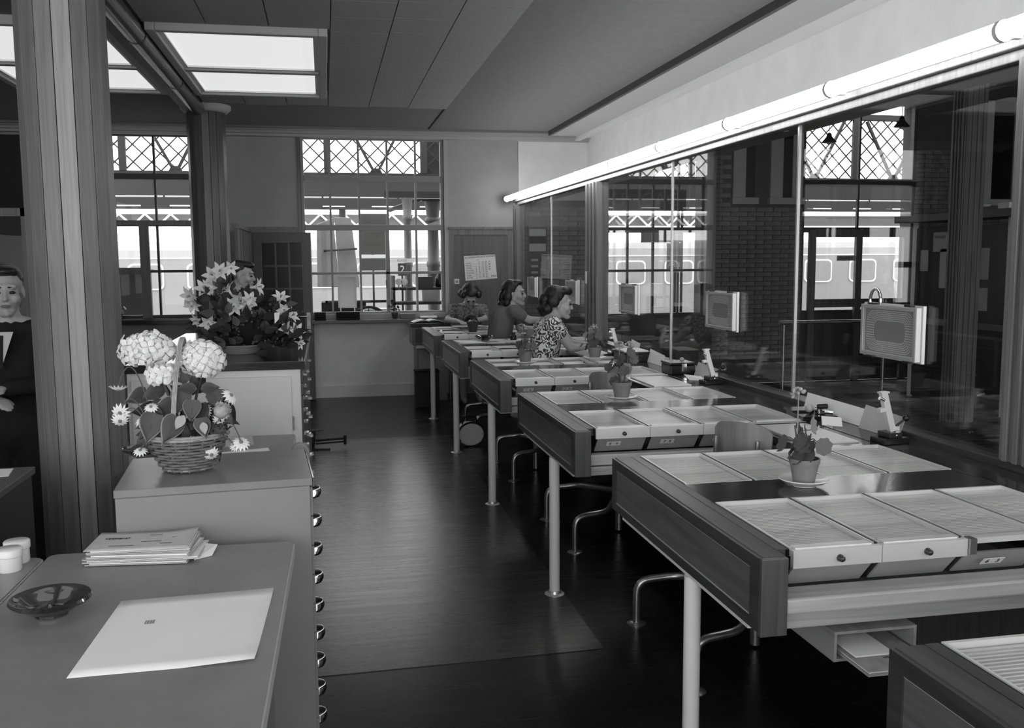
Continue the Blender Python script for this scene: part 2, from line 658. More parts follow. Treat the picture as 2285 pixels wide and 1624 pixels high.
# ---- hall beyond the glass: facade with windows, brick piers
H1 = (3.14, 4.38)
H2 = (5.62, 7.11)
HZT = 3.35
hall = sthing('wall_hall_back')
mb = MB()
slits = [(4.72, 5.0), (5.19, 5.60), (7.98, 8.56)]
for a, b in ((GX, H1[0]), (H1[1], H2[0]), (H2[1], 10.5)):
    mb.box(a, b, FY + .015, FY + .30, 0, 3.7)
for a, b in (H1, H2):
    mb.box(a, b, FY + .015, FY + .30, HZT, 3.7)
    mb.box(a, b, FY + .015, FY + .30, 0, .83)
mb.build('masonry', mortar_m, hall)
BW, BH = .215, .0545
brick_me = MB().box(0, BW - .008, -.017, 0, 0, BH - .007).mesh('brick', brick_m)
half_me = MB().box(0, BW / 2 - .008, -.017, 0, 0, BH - .007).mesh('brick_half', brick_m)
rest = MB()
nb = 0
for (a, b), zlo in (((H1[1] + .11, H2[0]), .30), ((GX + .05, H1[0] - .06), .84), ((H2[1], 9.2), .4)):
    for r in range(int((3.3 - zlo) / BH)):
        z = zlo + r * BH
        x = a + (0 if r % 2 else -BW / 2)
        while x < b:
            x0, x1 = max(x, a), min(x + BW - .008, b)
            ok = x1 - x0 > .05 and not any(x1 > s0 - .005 and x0 < s1 + .005 and z + BH > 2.13 for s0, s1 in slits)
            if ok and z < (2.05 if b < 3.2 else 2.75):
                full = x1 - x0 > BW - .012
                hlf = abs((x1 - x0) - (BW / 2 - .008)) < .004
                if nb < 300 and (full or hlf) and a < 5:
                    ob('brick', brick_me if full else half_me, hall, loc=(x0, FY + .015 - random.random() * .003, z))
                    nb += 1
                else:
                    rest.box(x0, x1, FY - .002 - random.random() * .003, FY + .015, z, z + BH - .007)
            x += BW
rest.build('brickwork', brick_m, hall, kind='stuff')
for i, (s0, s1) in enumerate(slits):
    sl = MB().box(s0, s0 + .155, FY - .02, FY + .015, 2.21, 3.4)
    if i:
        sl.box(s1 - .13, s1, FY - .02, FY + .015, 2.21, 3.4)
    sl.build('slit_reveal', stone_w, hall)
    B('slit_pane', mat('slit_glass', .015, .15), hall, s0 + .155, s1 - (.13 if i else 0), FY + .002, FY + .015, 2.21, 3.4)
    B('slit_sill', stone_w, hall, s0 - .02, s1 + .03, FY - .05, FY + .015, 2.13, 2.205)
# wooden jamb boards of the hall window
B('jamb_board', wood_col, hall, H1[1] - .005, H1[1] + .11, FY - .06, FY + .015, .83, 3.3)
iron_p = mat('iron_window', .05, .5)
w3 = make_window('window_3', H1[0], H1[1], [.83, 1.362, 1.83, 2.384, HZT], 4, iron_p)
w4 = make_window('window_4', H2[0], H2[1], [.83, 1.83, 2.40, HZT], 2, iron_p)
# door leaf below the second hall window
dr = sthing('door_2')
for x in (H2[0] + .12, 6.35, H2[1] - .12):
    B('stile', wood_post, dr, x - .04, x + .04, FY - .05, FY, 0, 1.83)
for z in (.25, .95, 1.79):
    B('rail', wood_post, dr, H2[0] + .16, 6.31, FY - .045, FY - .005, z - .05, z + .05)
    B('rail', wood_post, dr, 6.39, H2[1] - .16, FY - .045, FY - .005, z - .05, z + .05)
pl = B('push_plate', alu_l, dr, 6.05, 6.30, FY - .06, FY - .046, 1.46, 1.52)
text('DUWEN', .045, 'lettering', ink, dr, (6.175, FY - .061, 1.49))
struct('wall_hall_right', MB().box(10.4, 10.5, -2, FY, 0, 3.7), mat('hall_wall', .10, .8))
struct('ceiling_hall', MB().box(2.3, 10.5, -2, FY + .1, 3.6, 3.7), mat('hall_ceiling', .2, .8))

# ---- glass partition towards the hall
gp = sthing('wall_right')
B('dado', wood_dz, gp, GX - .01, GX + .06, -2, FY, 0, .80)
B('plinth_rail', wood_d, gp, GX - .045, GX + .045, -2, FY, .80, .855, bevel=.004)
mb = MB().box(GX - .03, GX + .14, -2, FY, 2.10, 2.135).box(GX - .055, GX + .14, -2, FY, 2.135, 2.165)
mb.build('header', wood_post, gp, bevel=.004)
B('header_fascia', dark_trim, gp, GX + .1, GX + .139, -2, FY, 2.101, 2.175)


def post(y0, y1, m=wood_post):
    mb = MB().box(GX - .05, GX + .05, y0, y1, .855, 2.10)
    n = 3
    wdt = (y1 - y0) / (2 * n + 1)
    for i in range(n):
        mb.box(GX - .062, GX - .05, y0 + wdt * (2 * i + 1), y0 + wdt * (2 * i + 2), .855, 2.10)
    return mb.build('post', m, gp, bevel=.003)


ys = [10.36, 8.877, 7.47, 7.20, 5.655, 4.048, 2.61, 2.44, .9, -.9, -4]
post(10.34, FY - .002)
post(7.17, 7.50)
post(2.44, 2.60)
post(-.99, -.86)
for y in (8.877, 5.655, 4.048, .9):
    B('glazing_bar', bar_metal, gp, GX - .007, GX + .007, y - .006, y + .006, .855, 2.10)
for y0, y1 in ((8.886, 10.34), (7.50, 8.868), (5.664, 7.17), (4.057, 5.646), (2.60, 4.039), (.909, 2.44), (-.86, .891),
               (-2, -.99)):
    B('pane', part_m, gp, GX - .003, GX + .003, y0, y1, .855, 2.10)
B('lock_plate', alu_l, gp, GX - .072, GX - .062, 7.39, 7.42, 1.30, 1.40)
# ledge and upper wall above the partition
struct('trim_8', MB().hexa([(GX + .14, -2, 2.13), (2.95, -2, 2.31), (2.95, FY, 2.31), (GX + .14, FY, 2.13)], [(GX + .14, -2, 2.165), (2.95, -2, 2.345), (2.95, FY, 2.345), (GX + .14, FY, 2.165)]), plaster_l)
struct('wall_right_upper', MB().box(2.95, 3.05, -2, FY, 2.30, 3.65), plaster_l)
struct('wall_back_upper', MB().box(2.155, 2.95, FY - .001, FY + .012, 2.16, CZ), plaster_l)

# ---- columns clad in narrow planks
def column(name, x, y, R, n=16, z1=CZ, rot=0., m=None):
    c = sthing(name)
    c.location = (x, y, 0)
    MB().lathe([(R * .93, 0), (R * .93, z1)], n=32).build('core', black_m, c)
    hw = R * math.tan(math.pi / n) - .0016
    for i in range(n):
        a = rot + 2 * math.pi * i / n
        o = MB().hexa([(R - .012, -hw * .93, 0), (R, -hw, 0), (R, hw, 0), (R - .012, hw * .93, 0)],
                      [(R - .012, -hw * .93, z1), (R, -hw, z1), (R, hw, z1), (R - .012, hw * .93, z1)])
        p = o.build('plank', m[i % len(m)], c, bevel=.002)
        p.rotation_euler = (0, 0, a)
    return c


planks = [mat('column_plank_%d' % i, v, .38, .4, grain='z', gscale=45, gamt=.25) for i, v in enumerate((.15, .19, .22, .36, .17))]
PB = [planks[i] for i in (0, 1, 2, 0, 1, 2, 1, 0, 1, 2, 1, 2, 3, 1, 4, 0)]
column('column_1', -.995, 4.1, .166, rot=.244, m=PB)
c2 = column('column_2', -.985, 8.8, .163, rot=.05, m=(wood_dz, wood_dz))
MB().lathe([(.163, CZ - .07), (.185, CZ - .065), (.215, CZ - .035), (.215, CZ - .005), (.16, CZ - .004)], n=40).build(
    'capital', cornice_m, c2, smooth=True)
# pipe duct along the ceiling between the columns
duct = sthing('trim_9')
MB().tube([(-1.03, -2, CZ - .055), (-1.03, 8.66, CZ - .055)], .058, 20).build('duct', mat('duct_paint', .07, .22, .6), duct, smooth=True)
for y in (5.9, 7.35, 4.3):
    MB().tube([(-1.03, y - .012, CZ - .055), (-1.03, y + .012, CZ - .055)], .063, 20).build('joint_ring', black, duct, smooth=True)
B('duct_board', mat('duct_board', .09, .5), duct, -1.15, -1.09, -2, 8.66, CZ - .075, CZ)

# ---- ceiling lights: framed luminous panels
def ceil_light(x0, x1, y0, y1, label):
    t = thing('ceiling_light', label, 'ceiling light', (x0, y0, CZ))
    W_, D_ = x1 - x0, y1 - y0
    fr = .055
    z0 = -.055
    mb = MB().box(0, fr, 0, D_, z0, 0).box(W_ - fr, W_, 0, D_, z0, 0).box(fr, W_ - fr, 0, fr, z0, 0)
    mb.box(fr, W_ - fr, D_ - fr, D_, z0, 0)
    mb.box(fr, W_ - fr, D_ * .54, D_ * .54 + .07, z0 + .006, 0)
    mb.build('frame', cornice_m, t, bevel=.006)
    for a, b in ((fr, D_ * .54), (D_ * .54 + .07, D_ - fr)):
        mb = MB()
        i = .03
        mb.box(fr, fr + i, a, b, z0 + .02, 0).box(W_ - fr - i, W_ - fr, a, b, z0 + .02, 0)
        mb.box(fr + i, W_ - fr - i, a, a + i, z0 + .02, 0).box(fr + i, W_ - fr - i, b - i, b, z0 + .02, 0)
        mb.build('bead', white_p, t)
        B('diffuser', panel_e, t, fr + i, W_ - fr - i, a + i, b - i, -.022, -.012)
    return t


ceil_light(-.965, .055, 5.79, 7.965, 'framed ceiling light of two glowing panes right of the dark ceiling pipe')
ceil_light(-2.25, -1.16, 5.79, 7.965, 'framed ceiling light of two glowing panes between column and dark ceiling pipe')
ceil_light(-.965, .055, 1.1, 3.27, 'added unseen ceiling light of two glowing panes above the writing table')  # this pair is out of view, added to brighten the foreground
ceil_light(-2.25, -1.16, 1.1, 3.27, 'added unseen ceiling light of two glowing panes above the dark counter')
# ceil_light(-.965, .055, -3.6, -1.43, 'framed ceiling light of two glowing panes near the window wall')
# ceil_light(-2.25, -1.16, -3.6, -1.43, 'framed ceiling light of two glowing panes beside the window wall pipe')

# ---- strip lamp above the glass partition
t = thing('strip_lamp', 'long tubular strip lamp glowing above the glass partition', 'lamp', (2.0, 0, 2.166))
LY = [10.36 - .976 * i for i in range(13)]
for i in range(12):
    MB().tube([(0, LY[i + 1] + .012, 0), (0, LY[i] - .012, 0)], .029, 20).build('diffuser', lamp_e, t, smooth=True)
    MB().tube([(0, LY[i] - .012, 0), (0, LY[i] + .006, 0)], .0325, 20).build('ring', china, t, smooth=True)
    B('bracket', alu_l, t, .025, .064, LY[i] - .01, LY[i] + .01, -.02, 0)

# =================================================================== TICKET DESKS
X0, Y0, PITCH_D = .94, 1.905, 1.605
TZ = .83
LW = .2262
bead_m = mat('bead', .40, .4)
tray_m = mat('tray_inside', .30, .6)
card_m = mat('number_card', .75, .6)
lock_m = mat('knob_dark', .03, .2, .6)


def lid_meshes(d, tag_):
    fr = MB()
    g, rw = .005, .006
    fr.box(g, g + rw, 0, d, -.020, .0).box(LW - rw - g, LW - g, 0, d, -.020, .0)
    fr.box(g + rw, LW - rw - g, d - .009, d, -.020, .0)
    fr.box(g + rw, LW - rw - g, 0, .008, -.020, -.003)
    ribs = MB()
    x0, x1 = .011, LW - .011
    n = int((d - .022) / .0125)
    st = (d - .022) / n
    ribs.box(x0, x1, .010, d - .012, -.022, -.0145)
    for i in range(n):
        y = .010 + i * st
        ribs.hexa([(x0, y + .0012, -.0146), (x1, y + .0012, -.0146), (x1, y + st - .0020, -.0146), (x0, y + st - .0020, -.0146)],
                  [(x0, y + .0032, -.0108), (x1, y + .0032, -.0108), (x1, y + st - .0036, -.0108), (x0, y + st - .0036, -.0108)])
    rm_ = ribs.mesh('tambour_' + tag_, tambour)
    rm_.materials.append(mat('tambour_groove', .06, .7))
    for i in range(6):
        rm_.polygons[i].material_index = 1
    return fr.mesh('lid_frame_' + tag_, alu_l), rm_


LIDF = lid_meshes(.425, 'front')
LIDB = lid_meshes(.407, 'back')
smooth_panel = {}
for kk, d in (('f', .425), ('b', .407)):
    smooth_panel[kk] = MB().box(.011, LW - .011, .01, d - .012, -.022, -.011).mesh('lid_panel_' + kk, tambour)


def tray_mesh(d, seed):
    rnd = random.Random(seed)
    mb = MB()
    y = .02
    while y < d - .05:
        h = rnd.uniform(.02, .034)
        t_ = rnd.uniform(.004, .012)
        mb.hexa([(.016, y, -.055), (LW - .016, y, -.055), (LW - .016, y + .02, -.055), (.016, y + .02, -.055)],
                [(.016, y + .006, -.055 + h + t_), (LW - .016, y + .006, -.055 + h + t_), (LW - .016, y + .028, -.055 + h),
                 (.016, y + .028, -.055 + h)])
        y += rnd.uniform(.03, .05)
    return mb.mesh('tickets', paper)


TRAYS = {('f', i): tray_mesh(.425, i) for i in range(3)}
TRAYS.update({('b', i): tray_mesh(.407, 10 + i) for i in range(3)})
wall_tray = {}
for kk, d in (('f', .425), ('b', .407)):
    wall_tray[kk] = MB().box(.011, LW - .011, .008, d - .01, -.06, -.055).mesh('tray_floor_' + kk, tray_m)
bar_me = MB().box(.001, LW - .001, .0, .014, -.040, .0015).box(.012, LW - .02, .014, .04, -.003, .004).mesh('front_bar', alu_l)
knob_me = MB().lathe([(.0085, 0), (.0085, .004), (.006, .006), (.0075, .012), (.005, .016), (0, .0165)], n=14).mesh('knob', lock_m, True)
ZF0, ZF1 = -.040, -.105     # drawer fronts
fr_me = MB().hexa([(.016, .082, ZF1), (LW - .008, .082, ZF1), (LW - .008, .092, ZF1), (.016, .092, ZF1)],
                  [(.016, .022, ZF0), (LW - .008, .022, ZF0), (LW - .008, .032, ZF0), (.016, .032, ZF0)]).mesh('drawer_front', greyp)
div_me = MB().hexa([(-.008, .088, ZF1), (.016, .088, ZF1), (.016, .098, ZF1), (-.008, .098, ZF1)],
                   [(-.008, .028, ZF0), (.016, .028, ZF0), (.016, .038, ZF0), (-.008, .038, ZF0)]).mesh('divider', black)

slot_me = {kk: MB().box(-.0048, .0048, .0, d, -.019, -.002).mesh('slot_' + kk, black_m) for kk, d in (('f', .425), ('b', .407))}
DESK_LABEL = {
    -1: 'ticket desk corner with coarse ribbed lid and open floor before it',
    0: 'ticket desk with ribbed lids and drawer card 6 3',
    1: 'ticket desk with drawer cards 8 9 and 7 9',
    2: 'ticket desk with two potted plants and drawer card 2 5',
    3: 'ticket desk carrying a dark glass ashtray and papers',
    4: 'ticket desk at which a woman in patterned dress writes',
}


def desk(k):
    yf = Y0 + PITCH_D * k
    t = thing('ticket_desk', DESK_LABEL[k], 'desk', (X0, yf, 0), group='ticket desks along the glass partition')
    # end board: frame and sunk panel
    e = B('end_board', wood_d, t, .008, .066, 0.001, 1.105, .655, TZ, bevel=.003)
    B('top_margin', wood_d, t, .0662, .0945, .05, 1.105, .80, TZ - .0005)
    mb = MB().box(0, .008, 0.001, 1.105, TZ - .034, TZ - .002).box(0, .008, 0.001, 1.105, .655, .680)
    mb.box(0, .008, 0.001, .045, .680, TZ - .034).box(0, .008, 1.065, 1.105, .680, TZ - .034)
    mb.build('end_frame', wood_fr, e)
    B('end_panel', wood_end, e, .004, .0081, .045, 1.065, .680, TZ - .034)
    MB().box(.0025, .0045, .045, 1.065, TZ - .037, TZ - .034).box(.0025, .0045, .045, 1.065, .680, .683).box(
        .0025, .0045, .045, .048, .680, TZ - .034).build('bead', bead_m, e)
    B('end_block', wood_dz, t, 0.001, .066, -.014, 0, .648, TZ - .001, bevel=.002)
    B('top_board', wood_dx, t, .0945, .9985, .476, .697, .795, TZ - .001, bevel=.002)
    B('bottom_board', greyp_l, t, .02, .96, .09, 1.05, .628, .6545)
    B('back_board', greyp, t, .0945, .9985, 1.095, 1.105, .66, TZ - .014)
    op = {2: ('b',), 3: ('f', 'b'), 4: ('f', 'b')}.get(k, ())
    for i in range(4):
        for kk, y, (fm, rm) in (('f', .05, LIDF), ('b', .698, LIDB)):
            x = .095 + LW * i
            if k == -1 and (kk == 'f' or i > 2):
                pass
            ob('slot', slot_me[kk], t, loc=(x, y, TZ))
            lid = ob('lid_frame', fm, t, loc=(x, y, TZ + .001))
            if kk in op:
                ob('tray', wall_tray[kk], t, loc=(x, y, TZ))
                ob('tickets', TRAYS[(kk, (i + k) % 3)], t, loc=(x, y, TZ))
            elif k >= 1:
                ob('lid_panel', smooth_panel[kk], lid)
            else:
                ob('tambour', rm, lid)
        x = .095 + LW * i
        if not (k == 0 and i > 1):
            b = ob('front_bar', bar_me, t, loc=(x, .022, TZ))
            kb = ob('knob', knob_me, b, loc=(LW * .52, 0, -.021), rot=(math.pi / 2, 0, 0))
        else:
            b = B('front_edge', alu_l, t, x, x + LW, .03, .05, TZ - .014, TZ)
        ob('drawer_front', fr_me, t, loc=(x, .02, TZ))
        if i < 3:
            ob('divider', div_me, t, loc=(x + LW, .02, TZ))
    if k == 0:
        B('front_rail', wood_lx, t, .067, .999, -.004, .08, .690, .728, bevel=.006)
        B('under_rail', wood_l, t, .067, .999, .03, .08, .645, .689)
        B('bar_latch', steel, t, .095 + 2 * LW, .095 + 2 * LW + .018, .014, .04, TZ - .035, TZ + .003)
    else:
        B('front_rail', wood_lx, t, .067, .999, .045, .09, .678, .722, bevel=.004)
        B('under_rail', wood_lx, t, .067, .999, .055, .085, .64, .672)
    for i, s in {0: ((2, '6   3'),), 1: ((0, '8   9'), (1, '7  9'), (2, '6   4')), 2: ((1, '2  5'), (0, '1  6'))}.get(k, ()):
        d_ = Vector((0, .060, -.065)).normalized()
        x = .095 + LW * i + (.05 if k else .055)
        n = Vector((0, -.065, -.060)).normalized()
        c = Vector((x + .03, .045, TZ - .064)) + n * .0012
        cm = MB().box(-.029, .029, -.0125, .0125, -.0006, .0006).mesh('number_card', card_m)
        put('number_card', cm, t, c, (1, 0, 0), n)
        text(s, .021, 'numerals', ink, t, c + n * .0008, (1, 0, 0), n)
    # leg
    MB().tube([(.036, .47, .004), (.036, .47, .628)], .0235, 20).build('leg', white_p, t, smooth=True)
    MB().lathe([(.045, 0), (.045, .005), (.03, .008), (.026, .02), (.0, .021)], (.036, .47, 0), 20).build('foot_plate', alu, t, smooth=True)
    if k in (2, 3):
        mb = MB().box(.28, .62, .30, .72, .40, .6275)
        for j in range(7):
            mb.box(.276, .28, .30, .72, .415 + j * .03, .437 + j * .03)
        mb.build('drawer_unit', greyp, t)
    return t


for k in range(-1, 5):
    desk(k)

# counter along the glass and the till tables in the gaps
c = thing('counter', 'dark polished counter board along the foot of the glass partition', 'counter', (1.941, -.2, 0))
B('top_board', wood_ct, c, .0, .160, 0, 10.1, .797, TZ, bevel=.003)
B('front_apron', wood_d, c, .01, .03, 0, 10.1, .66, .797)
for j in range(7):
    B('bracket', dark_metal, c, .03, .15, .5 + j * 1.5, .53 + j * 1.5, .45, .797)
GAPS = [Y0 + PITCH_D * k + 1.105 + .25 for k in range(0, 4)]
GL = ['holding the black ink tray', 'near the black cash box',
      'before the woman in the paisley blouse', 'before the smiling woman in the plain jumper']
for j, gy in enumerate(GAPS):
    t = thing('till_table', 'dark wooden till table ' + GL[j], 'table', (1.655 if j < 2 else 1.735, gy - .245, 0), group='till tables at the glass')
    tw = .284 if j < 2 else .204
    B('top_board', wood_ct, t, 0, tw, 0, .49, .797, TZ - .001, bevel=.003)
    dw = B('drawer', wood_dx, t, -.012, tw - .014, .02, .47, .70, .796)
    ob('knob', knob_me, dw, loc=(-.012, .15, .75), rot=(0, -math.pi / 2, 0))
    ob('knob', knob_me, dw, loc=(-.012, .34, .75), rot=(0, -math.pi / 2, 0))
    B('cover', alu_l, t, .03, tw - .044, .05, .44, TZ - .001, TZ + .004)


# seats swinging on floor-fixed tubes
ply = mat('plywood', .24, .45, .4, grain='z', gscale=22, gamt=.25)
SEAT_L = ['empty plywood swivel seat behind the desk with card 6 3',
          'empty plywood swivel seat behind desk with card 8 9', 'plywood swivel seat under the woman in the paisley blouse',
          'plywood swivel seat under the woman in the plain jumper']
SEAT_R = [.62, .75, 0, 0]
SEAT_X = [1.60, 1.56, 1.45, 1.42]
for j, gy in enumerate(GAPS):
    sx = SEAT_X[j]
    t = thing('swivel_seat', SEAT_L[j], 'seat', (sx, gy, 0), group='swivel seats on bent tubes')
    for s in (-1, 1):
        p = bend([(1.224 - sx, s * .315, .006), (1.224 - sx, s * .315, .185), (1.40 - sx, s * .30, .20), (0, 0, .23)], .06, 6)
        MB().tube(p, .0155, 12).build('floor_tube', steel, t, smooth=True)
        MB().lathe([(.04, 0), (.04, .004), (.022, .01), (0, .0101)], (1.224 - sx, s * .315, 0), 18).build('floor_flange', steel, t, smooth=True)
    MB().tube([(0, 0, .01), (0, 0, .385)], .02, 14).build('seat_post', steel, t, smooth=True)
    MB().lathe([(.0, .385), (.17, .385), (.18, .395), (.18, .407), (.165, .415), (0, .41)], n=28).build('seat', ply, t, smooth=True)
    if j < 2:
        rz = SEAT_R[j]
        R = Matrix.Rotation(rz, 3, 'Z')
        # curved backrest, its hollow towards the seat
        n = 12
        pts_o, top = [], []
        mb = MB()
        prof = []
        for i in range(n + 1):
            u = -1 + 2 * i / n
            wdt = .118
            for dx in (0, .009):
                for zz in (0, 1):
                    z = (.755 if zz == 0 else .905 - .018 * u * u - .02 * max(0, abs(u) - .8) * 5)
                    prof.append(tuple(R @ Vector((-.155 - dx + .035 * u * u, u * wdt * (1 if zz else .93), z))))
        fs = []
        for i in range(n):
            a, b_ = i * 4, i * 4 + 4
            fs += [(a, a + 1, b_ + 1, b_), (a + 2, b_ + 2, b_ + 3, a + 3), (a + 1, a + 3, b_ + 3, b_ + 1), (a, b_, b_ + 2, a + 2)]
        fs += [(0, 2, 3, 1), (n * 4, n * 4 + 1, n * 4 + 3, n * 4 + 2)]
        mb.add(prof, fs)
        br = mb.build('backrest', ply, t, smooth=True)
        for s in (-1, 1):
            q0 = R @ Vector((-.173, s * .085, .845))
            q1 = R @ Vector((-.178, s * .085, .70))
            q2 = R @ Vector((-.06, s * .03, .42))
            MB().tube(bend([q0, q1, q2], .05), .009, 8).build('back_strut', steel, t, smooth=True)


# ------------------------------------------------------------------ date presses and small office things
def date_press(x, y, rz, label):
    t = thing('date_press', label, 'ticket stamp', (x, y, TZ), rz, 'ticket date presses on the counter')
    B('base', black, t, -.055, .055, -.04, .04, 0, .022, bevel=.003)
    B('block', dark_metal, t, -.028, .028, -.034, .034, .022, .042, bevel=.003)
    MB().lathe([(.004, 0), (.004, .003), (0, .0035)], n=10).build('rivet', chrome, t, loc=(0, -.034, .032)).rotation_euler = (math.pi / 2, 0, 0)
    d = Vector((-.045, 0, .145))
    p = Vector((.008, 0, .042))
    MB().bar(p, p + d, .026, .02, (0, 1, 0)).build('arm', alu_l, t, bevel=.002)
    MB().bar(p + d * .96 - Vector((.017, 0, -.004)), p + d * .96 + Vector((.017, 0, .006)), .026, .006, (0, 0, 1)).build('arm_cap', alu_l, t)
    MB().bar(p + d * .58 + Vector((-.012, -.004, 0)), p + d * .58 + Vector((-.038, -.004, -.004)), .02, .014).build('paper_guide', alu_l, t)
    MB().tube([p + d * .80 + Vector((-.008, -.006, 0)), p + d * .84 + Vector((-.026, -.006, .004))], .007, 10).build('screw', chrome, t, smooth=True)
    lv = MB().tube([(.018, 0, .046), (.024, 0, .060), (.058, -.004, .083)], .0045, 10).build('lever', dark_metal, t, smooth=True)
    MB().ell((.064, -.005, .088), .0125, 16, 10).build('lever_ball', black, lv, smooth=True)
    B('spring_housing', chrome, t, .014, .03, -.015, .015, .042, .062)
    return t


date_press(1.995, 3.03, .12, 'chrome ticket date press with black ball lever beside leaning white papers')
date_press(2.02, 4.70, .1, 'chrome ticket date press before the desk with card 8 9')
date_press(1.99, 6.28, .1, 'chrome ticket date press behind the black box with white paper')

t = thing('ink_tray', 'flat black ink tray with wooden ball stamp and numbering stamp', 'stamp tray', (2.0, 3.60, TZ), -.1)
B('tray', black, t, -.075, .075, -.09, .09, 0, .018, bevel=.002)
B('lid', black, t, -.075, .02, .02, .12, .0185, .027)
st = thing('ball_stamp', 'small stamp with pale wooden ball handle on black tray', 'stamp', (1.982, 3.59, TZ + .0185))
MB().ell((0, 0, .022), .0175, 16, 10).build('ball_handle', mat('boxwood', .42, .35), st, smooth=True)
MB().tube([(.012, .01, .012), (.035, .035, .010)], .008, 10).build('stamp_shaft', chrome, st, smooth=True)
st = thing('numbering_stamp', 'chrome numbering stamp lying on the black ink tray', 'stamp', (2.028, 3.575, TZ + .0185))
B('body', chrome, st, -.018, .018, -.015, .02, 0, .03, bevel=.003)
MB().tube([(-.02, -.012, .032), (.02, -.012, .032)], .011, 12).build('wheel_row', dark_metal, st, smooth=True)
MB().tube([(.0, -.03, .012), (.03, -.045, .010)], .008, 12).build('grip', chrome, st, smooth=True)


def leaning(name, label, cat, pts, m, th=.0015):
    """flat sheet through photo points given as 3-D corners, with thickness"""
    p = [Vector(q) for q in pts]
    n = (p[1] - p[0]).cross(p[3] - p[0]).normalized() * th
    o = MB().hexa(p, [q + n for q in p]).build(name, m)
    return tag(o, label, cat)


def gxp(px, py, x):
    return U(px, py, x=x)


a, b = gxp(1803, 872, 2.093), gxp(1962, 905, 2.093)
leaning('paper_sheet', 'long white paper strip leaning against the glass behind the ink tray', 'paper',
        [(2.075, a.y, TZ + .001), (2.075, b.y, TZ + .001), (2.093, b.y, .9), (2.093, a.y, .905)], paper)
leaning('envelope', 'grey white envelope leaning against the glass behind the date press', 'paper',
        [(2.055, 3.33, TZ + .001), (2.055, 3.07, TZ + .001), (2.072, 3.05, .915), (2.072, 3.31, .925)], paper2)
leaning('paper_slip', 'small white folded slip on the counter beside the ink tray', 'paper',
        [(1.93, 3.39, TZ + .005), (1.99, 3.34, TZ + .005), (2.02, 3.40, TZ + .03), (1.96, 3.45, TZ + .03)], paper)
leaning('envelope', 'white card propped up behind the date press near card 8 9', 'paper',
        [(2.05, 5.02, TZ + .001), (2.05, 4.74, TZ + .001), (2.07, 4.72, .905), (2.07, 5.0, .915)], paper2)
leaning('paper_slip', 'crumpled white slip lying by the date press near card 8 9', 'paper',
        [(1.96, 4.86, TZ + .001), (2.04, 4.80, TZ + .001), (2.05, 4.92, TZ + .012), (1.97, 4.97, TZ + .02)], paper)

bx = thing('cash_box', 'black tin cash box with chrome clasp and ball on top', 'box', (2.02, 5.19, TZ))
B('case', black, bx, -.075, .075, -.08, .08, 0, .055, bevel=.006)
B('lid', black, bx, -.078, .078, -.083, .083, .056, .07, bevel=.005)
B('clasp', chrome, bx, -.01, .02, -.089, -.0835, .02, .065)
MB().ell((.005, -.05, .085), .014, 14, 8).build('ball', mat('boxwood', .42, .35), bx, smooth=True)
bx = thing('file_box', 'black file box with white papers on top by the glass', 'box', (1.98, 5.92, TZ))
B('case', black, bx, -.09, .09, -.11, .11, 0, .055, bevel=.004)
B('rim', dark_metal, bx, -.094, .094, -.114, .114, .056, .066)
tag(B('paper_pile', paper, None, 1.895, 2.06, 5.82, 6.02, TZ + .0665, TZ + .074), 'small white paper pile lying on black file box', 'paper')
leaning('paper_slip', 'white card leaning on the glass behind the black file box', 'paper',
        [(2.05, 5.82, TZ + .001), (2.05, 5.55, TZ + .001), (2.075, 5.55, .895), (2.075, 5.82, .915)], paper)
leaning('paper_slip', 'white card standing by the glass near paisley blouse', 'paper',
        [(2.06, 6.22, TZ + .001), (2.06, 6.04, TZ + .001), (2.08, 6.04, .93), (2.08, 6.22, .945)], paper)
for i, (x, y, wd, lg, hh, lb) in enumerate(((1.90, 6.42, .10, .22, .006, 'loose papers under the hand of the woman in the paisley blouse'),
                                            (1.87, 8.1, .1, .25, .01, 'white ledger papers before the smiling woman'),
                                            (2.0, 7.3, .12, .3, .03, 'stack of papers by the wooden glass post'),
                                            (2.0, 8.6, .12, .3, .05, 'papers piled by the glass beyond the wooden post'))):
    tag(B('paper_pile', paper if i < 2 else paper2, None, x - wd / 2, x + wd / 2, y - lg / 2, y + lg / 2, TZ + .005, TZ + .005 + hh), lb, 'paper')
t = thing('ticket_rack', 'small chrome ticket rack standing by the wooden glass post', 'rack', (2.0, 6.95, TZ))
for i in range(5):
    MB().tube([(-.05 + .025 * i, 0, 0), (-.05 + .025 * i, 0, .09)], .004, 8).build('pin', chrome, t, smooth=True)
B('base', chrome, t, -.06, .06, -.05, .05, 0, .008)

# shelf box with papers under the nearest full desk
t = thing('shelf_box', 'open wooden tray box hanging under the desk with card 6 3', 'box', (1.15, 1.935, .553))
lw2 = mat('box_wood', .30, .5, grain='y', gscale=24, gamt=.25)
B('top', lw2, t, 0, .215, 0, .42, .066, .073)
B('base', lw2, t, 0, .215, 0, .42, 0, .007)
B('side', lw2, t, 0, .007, 0, .42, .007, .066)
B('side', lw2, t, .208, .215, 0, .42, .007, .066)
t2 = thing('booklet', 'worn brown booklet dated 1953 sticking out of the wooden tray box', 'book', (1.175, 1.83, .561))
B('cover', mat('old_card', .36, .7, noise=(25, .2)), t2, 0, .175, 0, .25, 0, .006)
B('pages', paper, t2, .004, .172, .004, .25, .006, .011)
B('front_cover', mat('old_card', .36, .7), t2, 0, .175, 0, .25, .011, .013)
text('1953', .012, 'lettering', ink, t2, (.085, .06, .0135), (1, 0, 0), (0, 0, 1))
t3 = tag(B('paper_sheet', paper, None, 1.185, 1.285, 1.90, 2.1, .5755, .5795), 'curled white paper on the booklet in the tray box', 'paper')


